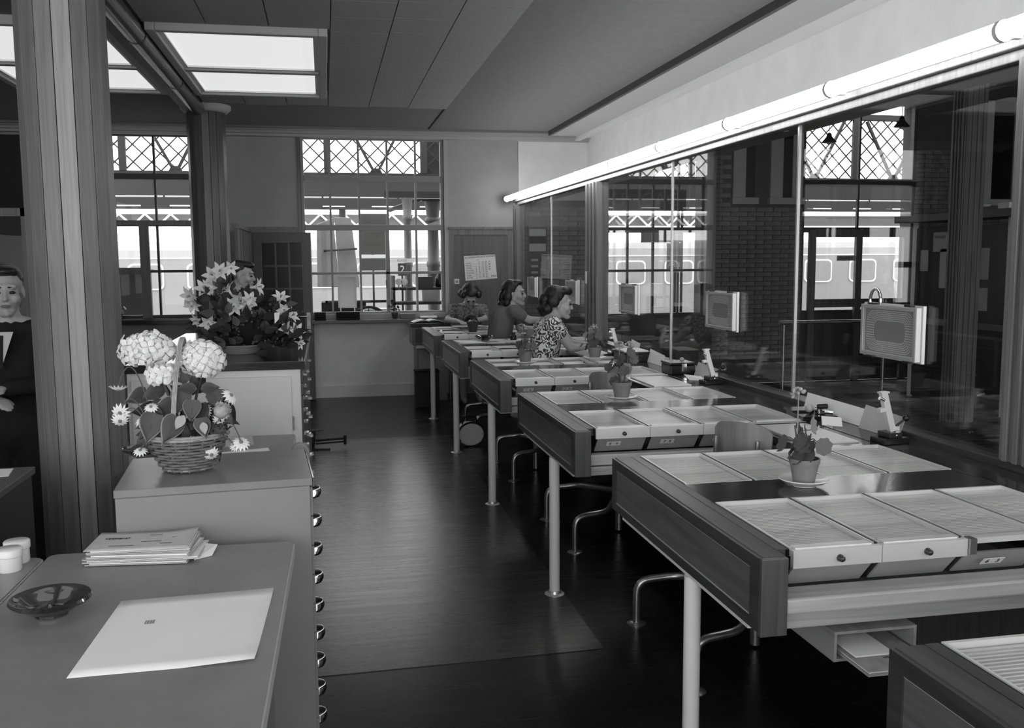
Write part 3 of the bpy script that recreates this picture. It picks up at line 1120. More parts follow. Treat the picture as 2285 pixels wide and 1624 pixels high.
# ------------------------------------------------------------------ speaking panels in the glass
def speech_panel(yc, label, handle=False, w_=.36, x=2.108):
    t = thing('speaking_panel', label, 'speaking panel', (x, yc, 1.115), group='speaking panels on the glass partition')
    hh = .20
    d = .022
    f = .016
    mb = MB().box(0, d, -w_ / 2, -w_ / 2 + f, 0, hh).box(0, d, w_ / 2 - f, w_ / 2, 0, hh)
    mb.box(0, d, -w_ / 2 + f, w_ / 2 - f, 0, f).box(0, d, -w_ / 2 + f, w_ / 2 - f, hh - f, hh)
    mb.build('frame', frame_alu, t, bevel=.002)
    B('outer_rim', alu_l, t, d + .0005, d + .012, -w_ / 2 - .012, w_ / 2 + .012, -.006, hh + .006)
    B('end_strip', china, t, 0.001, d - .001, -w_ / 2 - .004, -w_ / 2 - .0005, 0.001, hh - .001)
    B('plate', mat('speech_plate', .22, .4), t, .012, .018, -w_ / 2 + f, w_ / 2 - f, f, hh - f)
    dots = MB()
    for r in range(6):
        a, b, rad = .105 + .009 * r, .042 + .0072 * r, .028 + .004 * r
        per = []
        n = 56 + 6 * r
        # points evenly along a rounded rectangle
        seg = [(a - rad) * 2, math.pi / 2 * rad, (b - rad) * 2, math.pi / 2 * rad] * 2
        tot = sum(seg)
        for i in range(n):
            s = tot * i / n
            j = 0
            while s > seg[j]:
                s -= seg[j]
                j += 1
            cx = [(-1, 1), (1, 1), (1, 1), (1, -1), (1, -1), (-1, -1), (-1, -1), (-1, 1)][j]
            if j % 2 == 0:
                p0 = [(-(a - rad), b), (a, b - rad), (a - rad, -b), (-a, -(b - rad))][j // 2]
                dv = [(1, 0), (0, -1), (-1, 0), (0, 1)][j // 2]
                p = (p0[0] + dv[0] * s, p0[1] + dv[1] * s)
            else:
                c0 = [((a - rad), (b - rad)), ((a - rad), -(b - rad)), (-(a - rad), -(b - rad)), (-(a - rad), (b - rad))][j // 2]
                a0 = [math.pi / 2, 0, -math.pi / 2, -math.pi][j // 2]
                an = a0 - s / rad
                p = (c0[0] + rad * math.cos(an), c0[1] + rad * math.sin(an))
            q = .0021
            dots.hexa([(.0122, p[0] - q, hh / 2 + p[1] - q), (.0122, p[0] - q, hh / 2 + p[1] + q), (.0122, p[0] + q, hh / 2 + p[1] + q),
                       (.0122, p[0] + q, hh / 2 + p[1] - q)],
                      [(.0105, p[0] - q, hh / 2 + p[1] - q), (.0105, p[0] - q, hh / 2 + p[1] + q), (.0105, p[0] + q, hh / 2 + p[1] + q),
                       (.0105, p[0] + q, hh / 2 + p[1] - q)])
    dots.build('perforations', mat('perforation', .55, .5), t, kind='stuff')
    for s in (-.12, .12):
        B('clip', dark_metal, t, .004, .03, s - .02, s + .02, hh, hh + .008)
        B('clip', dark_metal, t, .004, .03, s - .02, s + .02, -.008, 0)
    if handle:
        p = [(.012, .10 + .036 * math.cos(a), hh + .014 + .048 * math.sin(a)) for a in [math.pi * 1.15 * i / 16 - .15 for i in range(17)]]
        MB().tube([(.012, .134, hh)] + p[1:], .006, 10).build('handle', chrome, t, smooth=True)
    return t


PL = ['perforated speaking panel with chrome arch handle on top, beside the ink tray', 'perforated speaking panel before the brick piers, near the cash box',
      'perforated speaking panel on the glass next to the wide wooden post, train side', 'perforated speaking panel behind the head of the paisley blouse woman',
      'perforated speaking panel by the smiling woman, next to the end post']
for j, gy in enumerate((3.25, 4.83, 6.43, 8.01, 9.62)):
    speech_panel(gy, PL[j], handle=(j == 0))

# =================================================================== WRITING TABLE AND CABINETS ON THE LEFT
# foreground table
TB = .76
t = thing('writing_table', 'grey linoleum topped table with pale metal edge and paper sheet', 'table', (-.41, 1.9, 0), -.02)


def rounded(x0, x1, y0, y1, r, n=6):
    pts = []
    for cx, cy, a0 in ((x1 - r, y1 - r, 0), (x0 + r, y1 - r, 90), (x0 + r, y0 + r, 180), (x1 - r, y0 + r, 270)):
        for i in range(n + 1):
            a = math.radians(a0 + 90 * i / n)
            pts.append((cx + r * math.cos(a), cy + r * math.sin(a)))
    return pts


MB().prism(rounded(-.307, .297, -.9, .605, .022), TB - .030, TB).build('table_top', lino, t)
MB().prism(rounded(-.311, .301, -.904, .609, .025), TB - .034, TB - .004).build('edge_strip', lino_edge, t)
B('side_panel', cab_m, t, .215, .235, -.6, .58, 0, TB - .034)
B('side_panel', cab_m, t, -.28, -.26, -.6, .58, 0, TB - .034)
B('back_panel', cab_m, t, -.26, .215, .56, .58, .1, TB - .034)
# second table at its left
t = thing('side_table', 'grey side table carrying two white jars', 'table', (-1.10, 1.9, 0), -.02)
MB().prism(rounded(-.36, .372, -.8, .600, .022), TB - .030, TB).build('table_top', lino, t)
MB().prism(rounded(-.364, .376, -.804, .604, .025), TB - .034, TB - .004).build('edge_strip', lino_edge, t)
B('side_panel', cab_m, t, .30, .32, -.6, .58, 0, TB - .034)
B('side_panel', cab_m, t, -.32, -.30, -.6, .58, 0, TB - .034)


def jar(px, py, label, s=1):
    p = U(px, py, z=TB)
    t = thing('jar', label, 'jar', (p.x, p.y, TB), group='white jars on the side table')
    MB().lathe([(.026 * s, 0), (.028 * s, .003), (.028 * s, .035 * s), (0, .036 * s)], n=28).build('body', china, t, smooth=True)
    MB().lathe([(.0, .0365 * s), (.0305 * s, .0365 * s), (.0305 * s, .0525 * s), (.028 * s, .055 * s), (0, .0545 * s)], n=28).build('lid', china, t, smooth=True)


jar(22, 1272, 'white lidded jar in front of its twin')
jar(40, 1253, 'white lidded jar half behind its twin')

# cabinet with cup handles, cabinets behind
CA = .91
handle_n = 0


def cup_handle(parent, x, y, z, s=1.0):
    """half-round cup pull on a face looking to +x"""
    mb = MB()
    n, m = 12, 5
    vs, fs = [], []
    for i in range(m + 1):
        t_ = i / m
        r = (.034 - .006 * t_) * s
        zz = (-.013 + .026 * t_) * s
        ring = .85 + .15 * math.sin(math.pi * t_)
        for j in range(n + 1):
            a = -math.pi / 2 + math.pi * j / n
            vs.append((x + .030 * s * math.cos(a) * ring, y + r * math.sin(a), z + zz))
    for i in range(m):
        for j in range(n):
            a = i * (n + 1) + j
            fs.append((a, a + 1, a + n + 2, a + n + 1))
    mb.add(vs, fs)
    o = mb.build('handle', chrome, parent, smooth=True)
    so = o.modifiers.new('thick', 'SOLIDIFY')
    so.thickness = .0025
    return o


t = thing('drawer_cabinet', 'grey cabinet with column of chrome cup handles and flower basket on top', 'cabinet', (-.315, 2.77, 0), .072)
B('body', cab_m, t, -.252, .245, -.207, .205, 0, CA - .0225, bevel=.002)
B('top_board', lino, t, -.255, .252, -.21, .208, CA - .022, CA, bevel=.003)
B('top_edge', chrome, t, .2525, .256, -.21, .208, CA - .024, CA + .001)
nd = 10
for i in range(nd):
    z0 = .05 + i * .0835
    d = B('drawer', cab_m, t, .2455, .252, -.195, .195, z0, z0 + .079, bevel=.001)
    cup_handle(d, .252, -.10, z0 + .045)

# desk behind it with papers and ashtray
t = thing('side_desk', 'low grey desk between two cabinets, papers lying on it', 'desk', (-.46, 3.70, 0))
MB().prism(rounded(-.16, .315, -.40, .39, .015), TB - .03, TB).build('desk_top', lino, t)
MB().prism(rounded(-.164, .319, -.404, .394, .018), TB - .034, TB - .004).build('edge_strip', lino_edge, t)
for x in (-.15, .28):
    B('side_panel', cab_m, t, x, x + .02, -.36, .35, 0, TB - .034)
# tall pale cabinet with wooden top
CC = 1.0
t = thing('plan_cabinet', 'pale painted cabinet with wooden top carrying the lily bouquet', 'cabinet', (-.54, 5.85, 0))
B('carcass', greyp_l, t, -.42, .405, -1.03, 1.03, .03, CC - .042, bevel=.003)
B('plinth', black_m, t, -.40, .385, -1.0, 1.0, 0, .03)
B('top_board', wood_dx, t, -.43, .43, -1.045, 1.045, CC - .0415, CC, bevel=.004)
dm = B('door', greyp_l, t, -.40, .36, -1.045, -1.0305, .06, CC - .075, bevel=.003)
B('hinge', steel, dm, .362, .370, -1.043, -1.032, .65, .72)
B('hinge', steel, dm, .362, .370, -1.043, -1.032, .18, .25)
pull_me = MB().box(.008, .02, -.03, .03, -.006, .006).box(0, .012, -.03, -.024, -.005, .005).box(0, .012, .024, .03, -.005, .005).mesh('pull', chrome)
for i in range(14):
    z0 = .06 + i * .063
    for yc in (-.62, 0.04, .68):
        d = B('drawer', wood_dz, t, .406, .414, yc - .32, yc + .31, z0, z0 + .058)
        if yc < 0 or i % 2 == 0:
            ob('pull', pull_me, d, loc=(.414, yc - .2, z0 + .03))

# dark cabinet left of the column and the dark things on it
t = thing('dark_cabinet', 'dark lacquered cabinet beside the wooden column', 'cabinet', (-1.45, 2.98, 0))
B('body', mat('dark_cabinet', .035, .4), t, -.45, .44, -.40, .46, 0, .775, bevel=.003)
B('top_board', mat('dark_cabinet_top', .10, .4), t, -.46, .45, -.41, .47, .7755, .80, bevel=.003)
leaning('paper_sheet', 'white papers lying on the dark cabinet by the column', 'paper',
        [(-1.36, 3.28, .801), (-1.04, 3.30, .801), (-1.06, 3.42, .801), (-1.36, 3.42, .801)], paper)

# narrow stool behind the cabinet, metal stand at the tall cabinet
fab = mat('chair_cloth', .28, .9, noise=(120, .15))
p = U(670, 1003, y=3.13)
t = thing('stool', 'narrow stool with rounded grey back behind the cup handle cabinet', 'stool', (p.x - .03, 3.13, 0))
MB().prism([(.030 * math.cos(a), .034 * math.sin(a)) for a in [math.pi * i / 12 for i in range(13)]] + [(-.03, -.12), (.03, -.12)], -.014, .014,
           lambda u, v, w_: (.03 + u, w_, p.z - .01 + v)).build('backrest', fab, t, bevel=.006)
MB().lathe([(.0, .50), (.075, .50), (.08, .51), (.075, .53), (0, .535)], (-.02, 0, 0), 24).build('seat', fab, t, smooth=True)
MB().tube([(.03, 0, p.z - .12), (.03, 0, .51)], .008, 8).build('back_post', steel, t, smooth=True)
for a in (.4, 1.97, 3.54, 5.11):
    MB().tube([(-.02 + .04 * math.cos(a), .04 * math.sin(a), .50), (-.02 + .07 * math.cos(a), .07 * math.sin(a), 0)], .009, 8).build('leg', steel, t, smooth=True)
p = U(722, 1003, z=0)
t = thing('metal_stand', 'small black metal stand on floor beside the tall cabinet', 'stand', (p.x, p.y, 0), .1)
MB().bar((-.14, 0, .16), (.0, 0, .16), .02, .012).build('top_bar', black, t)
MB().tube([(-.07, 0, .157), (-.08, 0, .012)], .012, 8).build('post', black, t, smooth=True)
MB().bar((-.13, .0, .008), (.05, -.03, .008), .03, .014).build('foot', black, t)
MB().tube([(-.06, 0, .075), (.17, -.02, .085)], .009, 8).tube([(-.06, 0, .05), (.17, -.02, .06)], .007, 8).build('arm', black, t)
MB().tube([(.17, -.02, .11), (.17, -.02, .035)], .012, 8).build('arm_end', black, t, smooth=True)

# ---- things lying on the writing table
P4 = [U(148, 1515, z=TB), U(568, 1477, z=TB), U(611, 1316, z=TB), U(271, 1342, z=TB)]
n = 10
sh = MB()
vs, fs = [], []
for j in range(n + 1):
    for i in range(n + 1):
        u, v = i / n, j / n
        q = (P4[0] * (1 - u) + P4[1] * u) * (1 - v) + (P4[3] * (1 - u) + P4[2] * u) * v
        lift = .0015 + .006 * max(0, 1 - v * 6) * max(0, (u - .6)) * 2.5 + .004 * max(0, v - .85) * u * 6
        vs.append((q.x, q.y, TB + lift))
for j in range(n):
    for i in range(n):
        a = j * (n + 1) + i
        fs.append((a, a + 1, a + n + 2, a + n + 1))
sh.add(vs, fs)
o = thing('paper_sheet', 'large blank white sheet lying on the writing table', 'paper', (0, 0, 0))
s_ = sh.build('sheet', paper, o, smooth=True)
so = s_.modifiers.new('t', 'SOLIDIFY')
so.thickness = .0006
q = U(334, 1388, z=TB + .002)
st_ = MB()
for i in range(4):
    st_.box(q.x - .009 + i * .005, q.x - .0065 + i * .005, q.y - .008, q.y + .008, TB + .0022, TB + .0026)
st_.box(q.x - .010, q.x + .010, q.y - .009, q.y - .0082, TB + .0022, TB + .0026).box(q.x - .010, q.x + .010, q.y + .0082, q.y + .009, TB + .0022, TB + .0026)
st_.build('stamp_mark', mat('stamp_ink', .25, .7), o)

# folders
c0, c1, c2, c3 = U(193, 1258, z=TB), U(405, 1250, z=TB), U(437, 1200, z=TB + .03), U(240, 1195, z=TB + .03)
stk = thing('folder_stack', 'stack of worn paper folders on the writing table', 'folders', (0, 0, 0))
dx = (c1 - c0)
dx.z = 0
rot0 = math.atan2(dx.y, dx.x)
W_ = .245
D_ = .15
base = c0 + Vector((0, -.03, 0))
fold_m = mat('folder_card', .56, .7, noise=(18, .08))
fold_m2 = mat('folder_card_b', .42, .7, noise=(18, .1))
rr = random.Random(3)
for i in range(6):
    a = rot0 + rr.uniform(-.05, .06)
    ex, ey = Vector((math.cos(a), math.sin(a), 0)), Vector((-math.sin(a), math.cos(a), 0))
    o_ = base + ex * rr.uniform(-.008, .008) + ey * rr.uniform(0, .012)
    z = TB + .001 + i * .0062
    wd = W_ + (.03 if i == 1 else 0)
    hh = .0028
    pts = [o_, o_ + ex * wd, o_ + ex * wd + ey * D_, o_ + ey * D_]
    wob = [rr.uniform(0, .0025) for _ in range(4)]
    MB().hexa([Vector((v.x, v.y, z + wob[k_] * .6)) for k_, v in enumerate(pts)],
              [Vector((v.x, v.y, z + hh + wob[k_] * .6)) for k_, v in enumerate(pts)]).build('folder', fold_m if i % 2 else fold_m2, stk)
    pp = [o_ + ex * .01 + ey * .004, o_ + ex * (wd - .004) + ey * .004, o_ + ex * (wd - .004) + ey * (D_ - .01), o_ + ex * .01 + ey * (D_ - .01)]
    MB().hexa([Vector((v.x, v.y, z + hh + .0003)) for v in pp], [Vector((v.x, v.y, z + .0058)) for v in pp]).build('leaves', paper, stk)
a = rot0 + .02
ex, ey = Vector((math.cos(a), math.sin(a), 0)), Vector((-math.sin(a), math.cos(a), 0))
o_ = base + ey * .004
z = TB + .0395
n = 8
vs, fs = [], []
for j in range(n + 1):
    for i in range(n + 1):
        u, v = i / n, j / n
        q = o_ + ex * (W_ * u) + ey * (D_ * v)
        vs.append((q.x, q.y, z + .010 * max(0, u - .6) ** 2 * 6 * v + .012 * max(0, .25 - u) * v))
for j in range(n):
    for i in range(n):
        k_ = j * (n + 1) + i
        fs.append((k_, k_ + 1, k_ + n + 2, k_ + n + 1))
cv = MB().add(vs, fs).build('cover', fold_m, stk, smooth=True)
so = cv.modifiers.new('t', 'SOLIDIFY')
so.thickness = .0012
text('REISDIENST', .012, 'lettering', ink, stk, o_ + ex * .055 + ey * .095 + Vector((0, 0, .0408)), ex, (0, 0, 1))
for k_, (u, v, l_) in enumerate(((.12, .06, .05), (.13, .115, .03), (.17, .04, .03), (.19, .09, .03), (.05, .03, .06))):
    q = o_ + ex * u + ey * v
    MB().bar(q + Vector((0, 0, .0412)), q + ex * l_ + Vector((0, 0, .0412)), .0014, .0006).build('print_line', ink, stk)
leaning('paper_sheet', 'torn white sheet sticking out under the folder stack', 'paper',
        [base + ex * (W_ + .012) + ey * .02 + Vector((0, 0, .001)), base + ex * (W_ + .05) + ey * .05 + Vector((0, 0, .001)),
         base + ex * (W_ + .055) + ey * .10 + Vector((0, 0, .014)), base + ex * (W_ + .012) + ey * .13 + Vector((0, 0, .01))], paper)


def ashtray(x, y, z, R, label, m=smoke_g):
    o = MB().lathe([(R * .34, 0), (R * .40, .002), (R * .40, .008), (R * .62, .016), (R * .80, .028), (R * .96, .032), (R, .037), (R * .96, .042),
                    (R * .86, .040), (R * .72, .034), (R * .55, .021), (R * .28, .016), (R * .10, .017), (R * .08, .024), (0, .0245)],
                   n=44).build('ashtray', m, loc=(x, y, z), smooth=True)
    return tag(o, label, 'ashtray')


p = U(112, 1376, z=TB)
ashtray(p.x, p.y + .01, TB, .082, 'round smoked glass ashtray on the writing table')
p = U(325, 1022, z=TB)
ashtray(p.x, p.y, TB, .085, 'round smoked glass ashtray on the side desk behind the basket')
leaning('paper_sheet', 'white paper sheets lying on the side desk', 'paper',
        [(-.52, 3.32, TB + .001), (-.20, 3.55, TB + .001), (-.24, 3.80, TB + .001), (-.56, 3.70, TB + .001)], paper)
leaning('folder', 'pale folder lying at back of the side desk', 'folder',
        [(-.60, 3.84, TB + .001), (-.30, 3.88, TB + .001), (-.32, 4.06, TB + .006), (-.62, 4.04, TB + .006)], paper2)
p = U(663, 745, z=CC)
tag(B('book_pile', paper2, None, -.33, -.17, 6.35, 6.75, CC + .001, CC + .03), 'flat stack of folders lying on the tall cabinet behind the bouquet', 'folders')


# =================================================================== PLANTS
def leaf_mesh(kind, m):
    """leaf along +x, from its stalk at the origin, unit length"""
    mb = MB()
    if kind == 'round':
        n = 22
        vs = [(0.0, 0, 0)]
        for i in range(n + 1):
            a = -2.6 + 5.2 * i / n
            r = .5 * (1 + .07 * math.cos(a * 7))
            x = .5 + r * math.cos(a) * .98
            y = r * math.sin(a) * 1.08
            vs.append((x, y, .10 * (y * y + (x - .5) ** 2) * 2 + .03 * math.cos(a * 7)))
        vs.append((.5, 0, -.03))
        c = len(vs) - 1
        fs = [(c, i, i + 1) for i in range(1, n + 1)] + [(c, 0, 1), (c, n + 1, 0)]
        mb.add(vs, fs)
    else:
        n = 8
        vs, fs = [], []
        for i in range(n + 1):
            t_ = i / n
            if kind == 'heart':
                w_ = .36 * math.sin(math.pi * min(1, (t_ + .10) ** .66)) if t_ < .999 else 0
            elif kind == 'lance':
                w_ = .17 * math.sin(math.pi * t_ ** .8)
            elif kind == 'petal':
                w_ = .22 * math.sin(math.pi * min(1, t_ ** .9 * .97 + .03))
            else:
                w_ = .32 * math.sin(math.pi * t_ ** .75)
            z = -.22 * t_ * t_ + (.05 if kind != 'petal' else 0)
            if kind == 'petal':
                z = .10 * math.sin(t_ * 2.4) - .35 * max(0, t_ - .55) ** 1.3
            vs += [(t_, -w_, z + .06 * (w_ > 0)), (t_, 0, z), (t_, w_, z + .06 * (w_ > 0))]
        for i in range(n):
            a = i * 3
            fs += [(a, a + 3, a + 4, a + 1), (a + 1, a + 4, a + 5, a + 2)]
        mb.add(vs, fs)
    return mb.mesh('leaf_' + kind, m, True)


VEIN = MB().add([(0, -.012, .02), (.9, 0, -.17), (0, .012, .02), (.45, 0, .0)], [(0, 3, 2), (0, 1, 3), (3, 1, 2)]).mesh('leaf_vein', leaf_m)
LHM = leaf_mesh('heart', leaf_l)
LR, LRD = leaf_mesh('round', leaf_m), leaf_mesh('round', leaf_l)
LH, LL_ = leaf_mesh('heart', leaf_d), leaf_mesh('lance', leaf_d)
LO, LOM = leaf_mesh('oval', leaf_d), leaf_mesh('oval', leaf_m)
PET = leaf_mesh('petal', petal_l)
PETW = leaf_mesh('lance', petal_w)


def rdir(rnd, zmin=-1, zmax=1):
    z = rnd.uniform(zmin, zmax)
    a = rnd.uniform(0, 6.283)
    r = math.sqrt(max(0, 1 - z * z))
    return Vector((r * math.cos(a), r * math.sin(a), z))


def geranium(x, y, z, label, seed, s=1.0, h=.12, flower=0, nl=9, saucer=True, group='potted geraniums on the ticket desks', slabel=None, pot_m=clay, lm=None, tall=None):
    rnd = random.Random(seed)
    if saucer:
        sc_ = MB().lathe([(.034 * s, 0), (.036 * s, .004), (.060 * s, .012), (.073 * s, .021), (.072 * s, .0235), (.058 * s, .016), (.034 * s, .008), (0, .008)], n=36)
        so_ = sc_.build('saucer', china, loc=(x, y, z), smooth=True)
        tag(so_, slabel, 'saucer', 'saucers under the potted geraniums')
        z = z + .009 * s
    t = thing('potted_geranium', label, 'plant', (x, y, z), rnd.uniform(0, 6), group)
    ph = .074 * s
    MB().lathe([(.030 * s, 0), (.031 * s, .002), (.042 * s, ph * .80), (.0445 * s, ph * .80), (.0455 * s, ph), (.041 * s, ph), (.040 * s, ph * .88), (0, ph * .87)], n=28).build('pot', pot_m, t, smooth=True)
    MB().lathe([(0, ph * .90), (.0395 * s, ph * .885)], n=20).build('soil', soil, t)
    tips = []
    nst = 3
    for i in range(nst):
        a = 6.28 * i / nst + rnd.uniform(-.4, .4)
        hh = h * rnd.uniform(.55, 1)
        path = [Vector((0.01 * math.cos(a), .01 * math.sin(a), ph * .88)),
                Vector((.022 * math.cos(a), .022 * math.sin(a), ph + hh * .5)), Vector((.03 * math.cos(a), .03 * math.sin(a), ph + hh))]
        MB().tube(path, [.0035 * s, .003 * s, .0022 * s], 7).build('stem', stem_m, t, smooth=True)
        tips.append(path)
    for i in range(nl):
        path = tips[i % nst]
        f = rnd.uniform(.15, 1)
        q = path[0].lerp(path[1], f * 2) if f < .5 else path[1].lerp(path[2], f * 2 - 1)
        a = rnd.uniform(0, 6.283)
        d = Vector((math.cos(a), math.sin(a), rnd.uniform(-.1, .7)))
        e = q + d.normalized() * rnd.uniform(.03, .06) * s
        MB().tube([q, q.lerp(e, .5) + Vector((0, 0, .006)), e], .0014 * s, 5).build('leaf_stalk', stem_m, t)
        up = Vector((math.cos(a), math.sin(a), rnd.uniform(.1, .9)))
        put('leaf', (lm or LR) if rnd.random() < .8 else LRD, t, e, Vector((math.cos(a + 1.2) * .7, math.sin(a + 1.2) * .7, rnd.uniform(-1.1, .3))), up,
            rnd.uniform(.034, .052) * s)
    for i in range(flower):
        a = rnd.uniform(0, 6.28)
        top = (tips[i % nst][2] + Vector((.01 * math.cos(a), .01 * math.sin(a), (tall or .05) * rnd.uniform(.9, 1.1))))
        MB().tube([tips[i % nst][1], top], .0018 * s, 6).build('flower_stalk', leaf_l, t)
        fl = MB()
        for k_ in range(16):
            d = rdir(rnd, -.5, 1)
            p_ = top + d * .018 * s
            fl.ell(p_, (.0065 * s, .0065 * s, .004 * s), 7, 5, Matrix.Rotation(rnd.uniform(0, 3), 3, d))
        fl.build('flower_head', petal_g, t, smooth=True)
    return t


geranium(1.373, 2.505, TZ, 'potted geranium with one tall flower stalk on the desk with card 6 3', 11, 1.0, .10, 1, 18, tall=.10,
         slabel='white saucer under the geranium with the tall flower stalk')
geranium(1.371, 4.246, TZ, 'potted geranium on the desk with card 8 9', 5, 1.08, .13, 2, 19, tall=.06, slabel='white saucer under the leafy geranium before the cash box')
geranium(1.247, 5.865, TZ, 'potted geranium in front of the paisley blouse', 8, 1.05, .14, 2, 17, tall=.07, slabel='white saucer in front of the paisley blouse')
geranium(1.752, 6.012, TZ, 'potted geranium by the forearm of the woman in paisley', 21, 1.05, .10, 2, 17, tall=.05, slabel='white saucer by the forearm of the woman in paisley')
p = U(881, 703, y=10.33)
geranium(p.x, 10.33, .866, 'small dark potted plant on the window sill', 31, .85, .09, 0, 10, saucer=False, pot_m=mat('dark_pot', .05, .5),
         group='window sill plants', lm=leaf_mesh('round', leaf_d))
p = U(1078, 752, z=TZ)
geranium(1.335, 8.62, TZ + .004, 'dark vase plant on the ticket desk beside the plain jumper', 41, 1.25, .05, 0, 8, saucer=False, pot_m=mat('dark_pot', .05, .5),
         group='window sill plants', lm=leaf_mesh('round', leaf_d))
p = U(310, 722, y=10.33)
geranium(-2.1, 10.33, .901, 'small potted plant on the sill of the window behind the columns', 45, .9, .08, 0, 10, saucer=False, pot_m=mat('dark_pot', .05, .5),
         group='window sill plants', lm=leaf_mesh('round', leaf_d))


# ---- flower basket
bp = U(418, 1052, z=CA)
K = bp.y / 2097 * 1.0
t = thing('flower_basket', 'wicker basket of white hydrangeas, coleus leaves and daisies', 'flower basket', (bp.x, bp.y + .03, CA + .004))
BS = K      # metres per photo pixel at the basket


def bpos(px, py, dy=0.):
    q = U(px, py, y=bp.y + .03 + dy)
    return q - Vector((bp.x, bp.y + .03, CA))


wick = mat('wicker', .16, .5, noise=(60, .3))
wick_l = mat('wicker_light', .34, .45, noise=(60, .2))
r0, r1, hb = .063, .110, .098
bk = MB()
rows = 11
for i in range(rows):
    z = .006 + (hb - .008) * i / (rows - 1)
    r = r0 + (r1 - r0) * (z / hb) ** .8
    pts = []
    nn = 72
    for j in range(nn + 1):
        a = 6.28318 * j / nn
        w_ = .0045 * math.sin(a * 9 + (math.pi if i % 2 else 0))
        pts.append(((r + w_) * math.cos(a), (r + w_) * math.sin(a), z))
    bk.tube(pts, .0042, 6, False)
bk.build('weave', wick, t, smooth=True)
mb = MB()
for i in range(18):
    a = 6.28318 * i / 18
    mb.tube([(r0 * math.cos(a), r0 * math.sin(a), 0), (r1 * math.cos(a), r1 * math.sin(a), hb)], .003, 6)
mb.build('stakes', wick_l, t)
mb = MB()
for r, z, q in ((r1 + .002, hb, .005), (r1 + .001, hb + .007, .004), (r0 + .003, .005, .004)):
    mb.tube([(r * math.cos(6.28318 * j / 40), r * math.sin(6.28318 * j / 40), z) for j in range(41)], q, 6, False)
mb.build('rim', wick_l, t, smooth=True)
MB().lathe([(0, .07), (r1 - .008, .072)], n=24).build('soil', soil, t)
# handle arch, seen almost edge on
pts = []
for i in range(21):
    a = math.pi * i / 20
    pts.append((-.025 + .03 * math.sin(a) * .8, -.10 * math.cos(a), hb - .01 + .285 * math.sin(a) ** .8))
mb = MB()
for off in (-.004, 0, .004):
    mb.tube([(x + off, y, z) for x, y, z in pts], .0028, 6)
mb.build('handle', wick_l, t, smooth=True)
rnd = random.Random(12)
# hydrangea heads: ball of four-petalled florets
flm = MB()
for k_ in range(4):
    a = math.pi / 2 * k_
    c_, s_ = math.cos(a), math.sin(a)

    def tr(x, y, z):
        return (x * c_ - y * s_, x * s_ + y * c_, z)
    flm.add([tr(.05, 0, 0), tr(.5, -.42, .12), tr(.95, -.2, .06), tr(1.0, .2, .1), tr(.5, .42, .02), tr(.6, 0, .2)],
            [(0, 1, 5), (1, 2, 5), (2, 3, 5), (3, 4, 5), (4, 0, 5)])
FLO = flm.mesh('floret', petal_w, True)


def hydrangea(px, py, rx, rz, n, dy=0., stem_to=(410, 930)):
    c_ = bpos(px, py, dy)
    hd = MB().ell(c_, (rx * .86, rx * .86, rz * .84), 14, 10).build('flower_head', petal_w, t, smooth=True)
    for i in range(n):
        z = 1 - 1.75 * (i + .5) / n
        a = i * 2.39996
        r = math.sqrt(max(0, 1 - z * z))
        d = Vector((r * math.cos(a), r * math.sin(a), z))
        p_ = c_ + Vector((d.x * rx, d.y * rx, d.z * rz)) * rnd.uniform(.88, 1.0)
        u_ = d.orthogonal().normalized()
        put('floret', FLO, hd, p_, Matrix.Rotation(rnd.uniform(0, 6.28), 3, d) @ u_, (d + rdir(rnd) * .35), rnd.uniform(.018, .025))
    e = bpos(*stem_to)
    MB().tube([c_ - Vector((0, 0, rz * .7)), c_.lerp(e, .5) + Vector((0, 0, -.01)), e], .004, 7).build('stem', stem_m, t, smooth=True)


hydrangea(328, 783, 58 * BS, 36 * BS, 58, .02)
hydrangea(450, 806, 47 * BS, 41 * BS, 64, -.01, (430, 930))
hydrangea(362, 838, 32 * BS, 19 * BS, 34, -.05, (400, 940))
# coleus and hydrangea leaves (photo position, tip direction in the picture, size in px)
for px, py, ang, sz, dy, kd in ((395, 905, 195, 60, -.04, 0), (330, 880, 200, 55, 0, 0), (350, 905, 250, 75, -.05, 1), (430, 895, 265, 52, -.09, 0), (440, 872, 170, 42, -.08, 1), (448, 872, 10, 42, -.08, 1),
                                (400, 935, 235, 70, -.10, 0), (470, 865, 290, 58, -.05, 1), (450, 935, 280, 50, -.10, 0), (480, 915, 320, 55, -.04, 1), (372, 865, 205, 60, -.02, 1), (345, 925, 255, 70, -.08, 0),
                                (425, 850, 150, 50, -.03, 1), (500, 900, 300, 50, 0, 1), (470, 950, 330, 45, -.06, 0), (380, 960, 220, 50, -.06, 0), (460, 900, 250, 55, -.07, 1), (410, 870, 255, 60, -.06, 0)):
    a = math.radians(ang)
    d = Vector((math.cos(a), -.25, math.sin(a)))
    uv = Vector((rnd.uniform(-.5, .5), -1, .45))
    lf = put('leaf', LH if kd == 0 else LO, t, bpos(px, py, dy), d, uv, sz * BS * .95)
    if kd == 0:
        put('leaf_margin', LHM, t, bpos(px, py, dy + .004), d, uv, sz * BS * 1.03)
    put('leaf_vein', VEIN, t, bpos(px, py, dy - .003), d, uv, sz * BS * .95)
for i in range(34):
    px, py = rnd.uniform(335, 500), rnd.uniform(872, 975)
    a = math.atan2(900 - py, px - 418) + rnd.uniform(-.8, .8)
    put('leaf', (LO, LH, LL_)[i % 3], t, bpos(px, py, rnd.uniform(-.03, .06)), Vector((math.cos(a), -.3, math.sin(a))), Vector((rnd.uniform(-.4, .4), -1, .5)), rnd.uniform(38, 62) * BS)
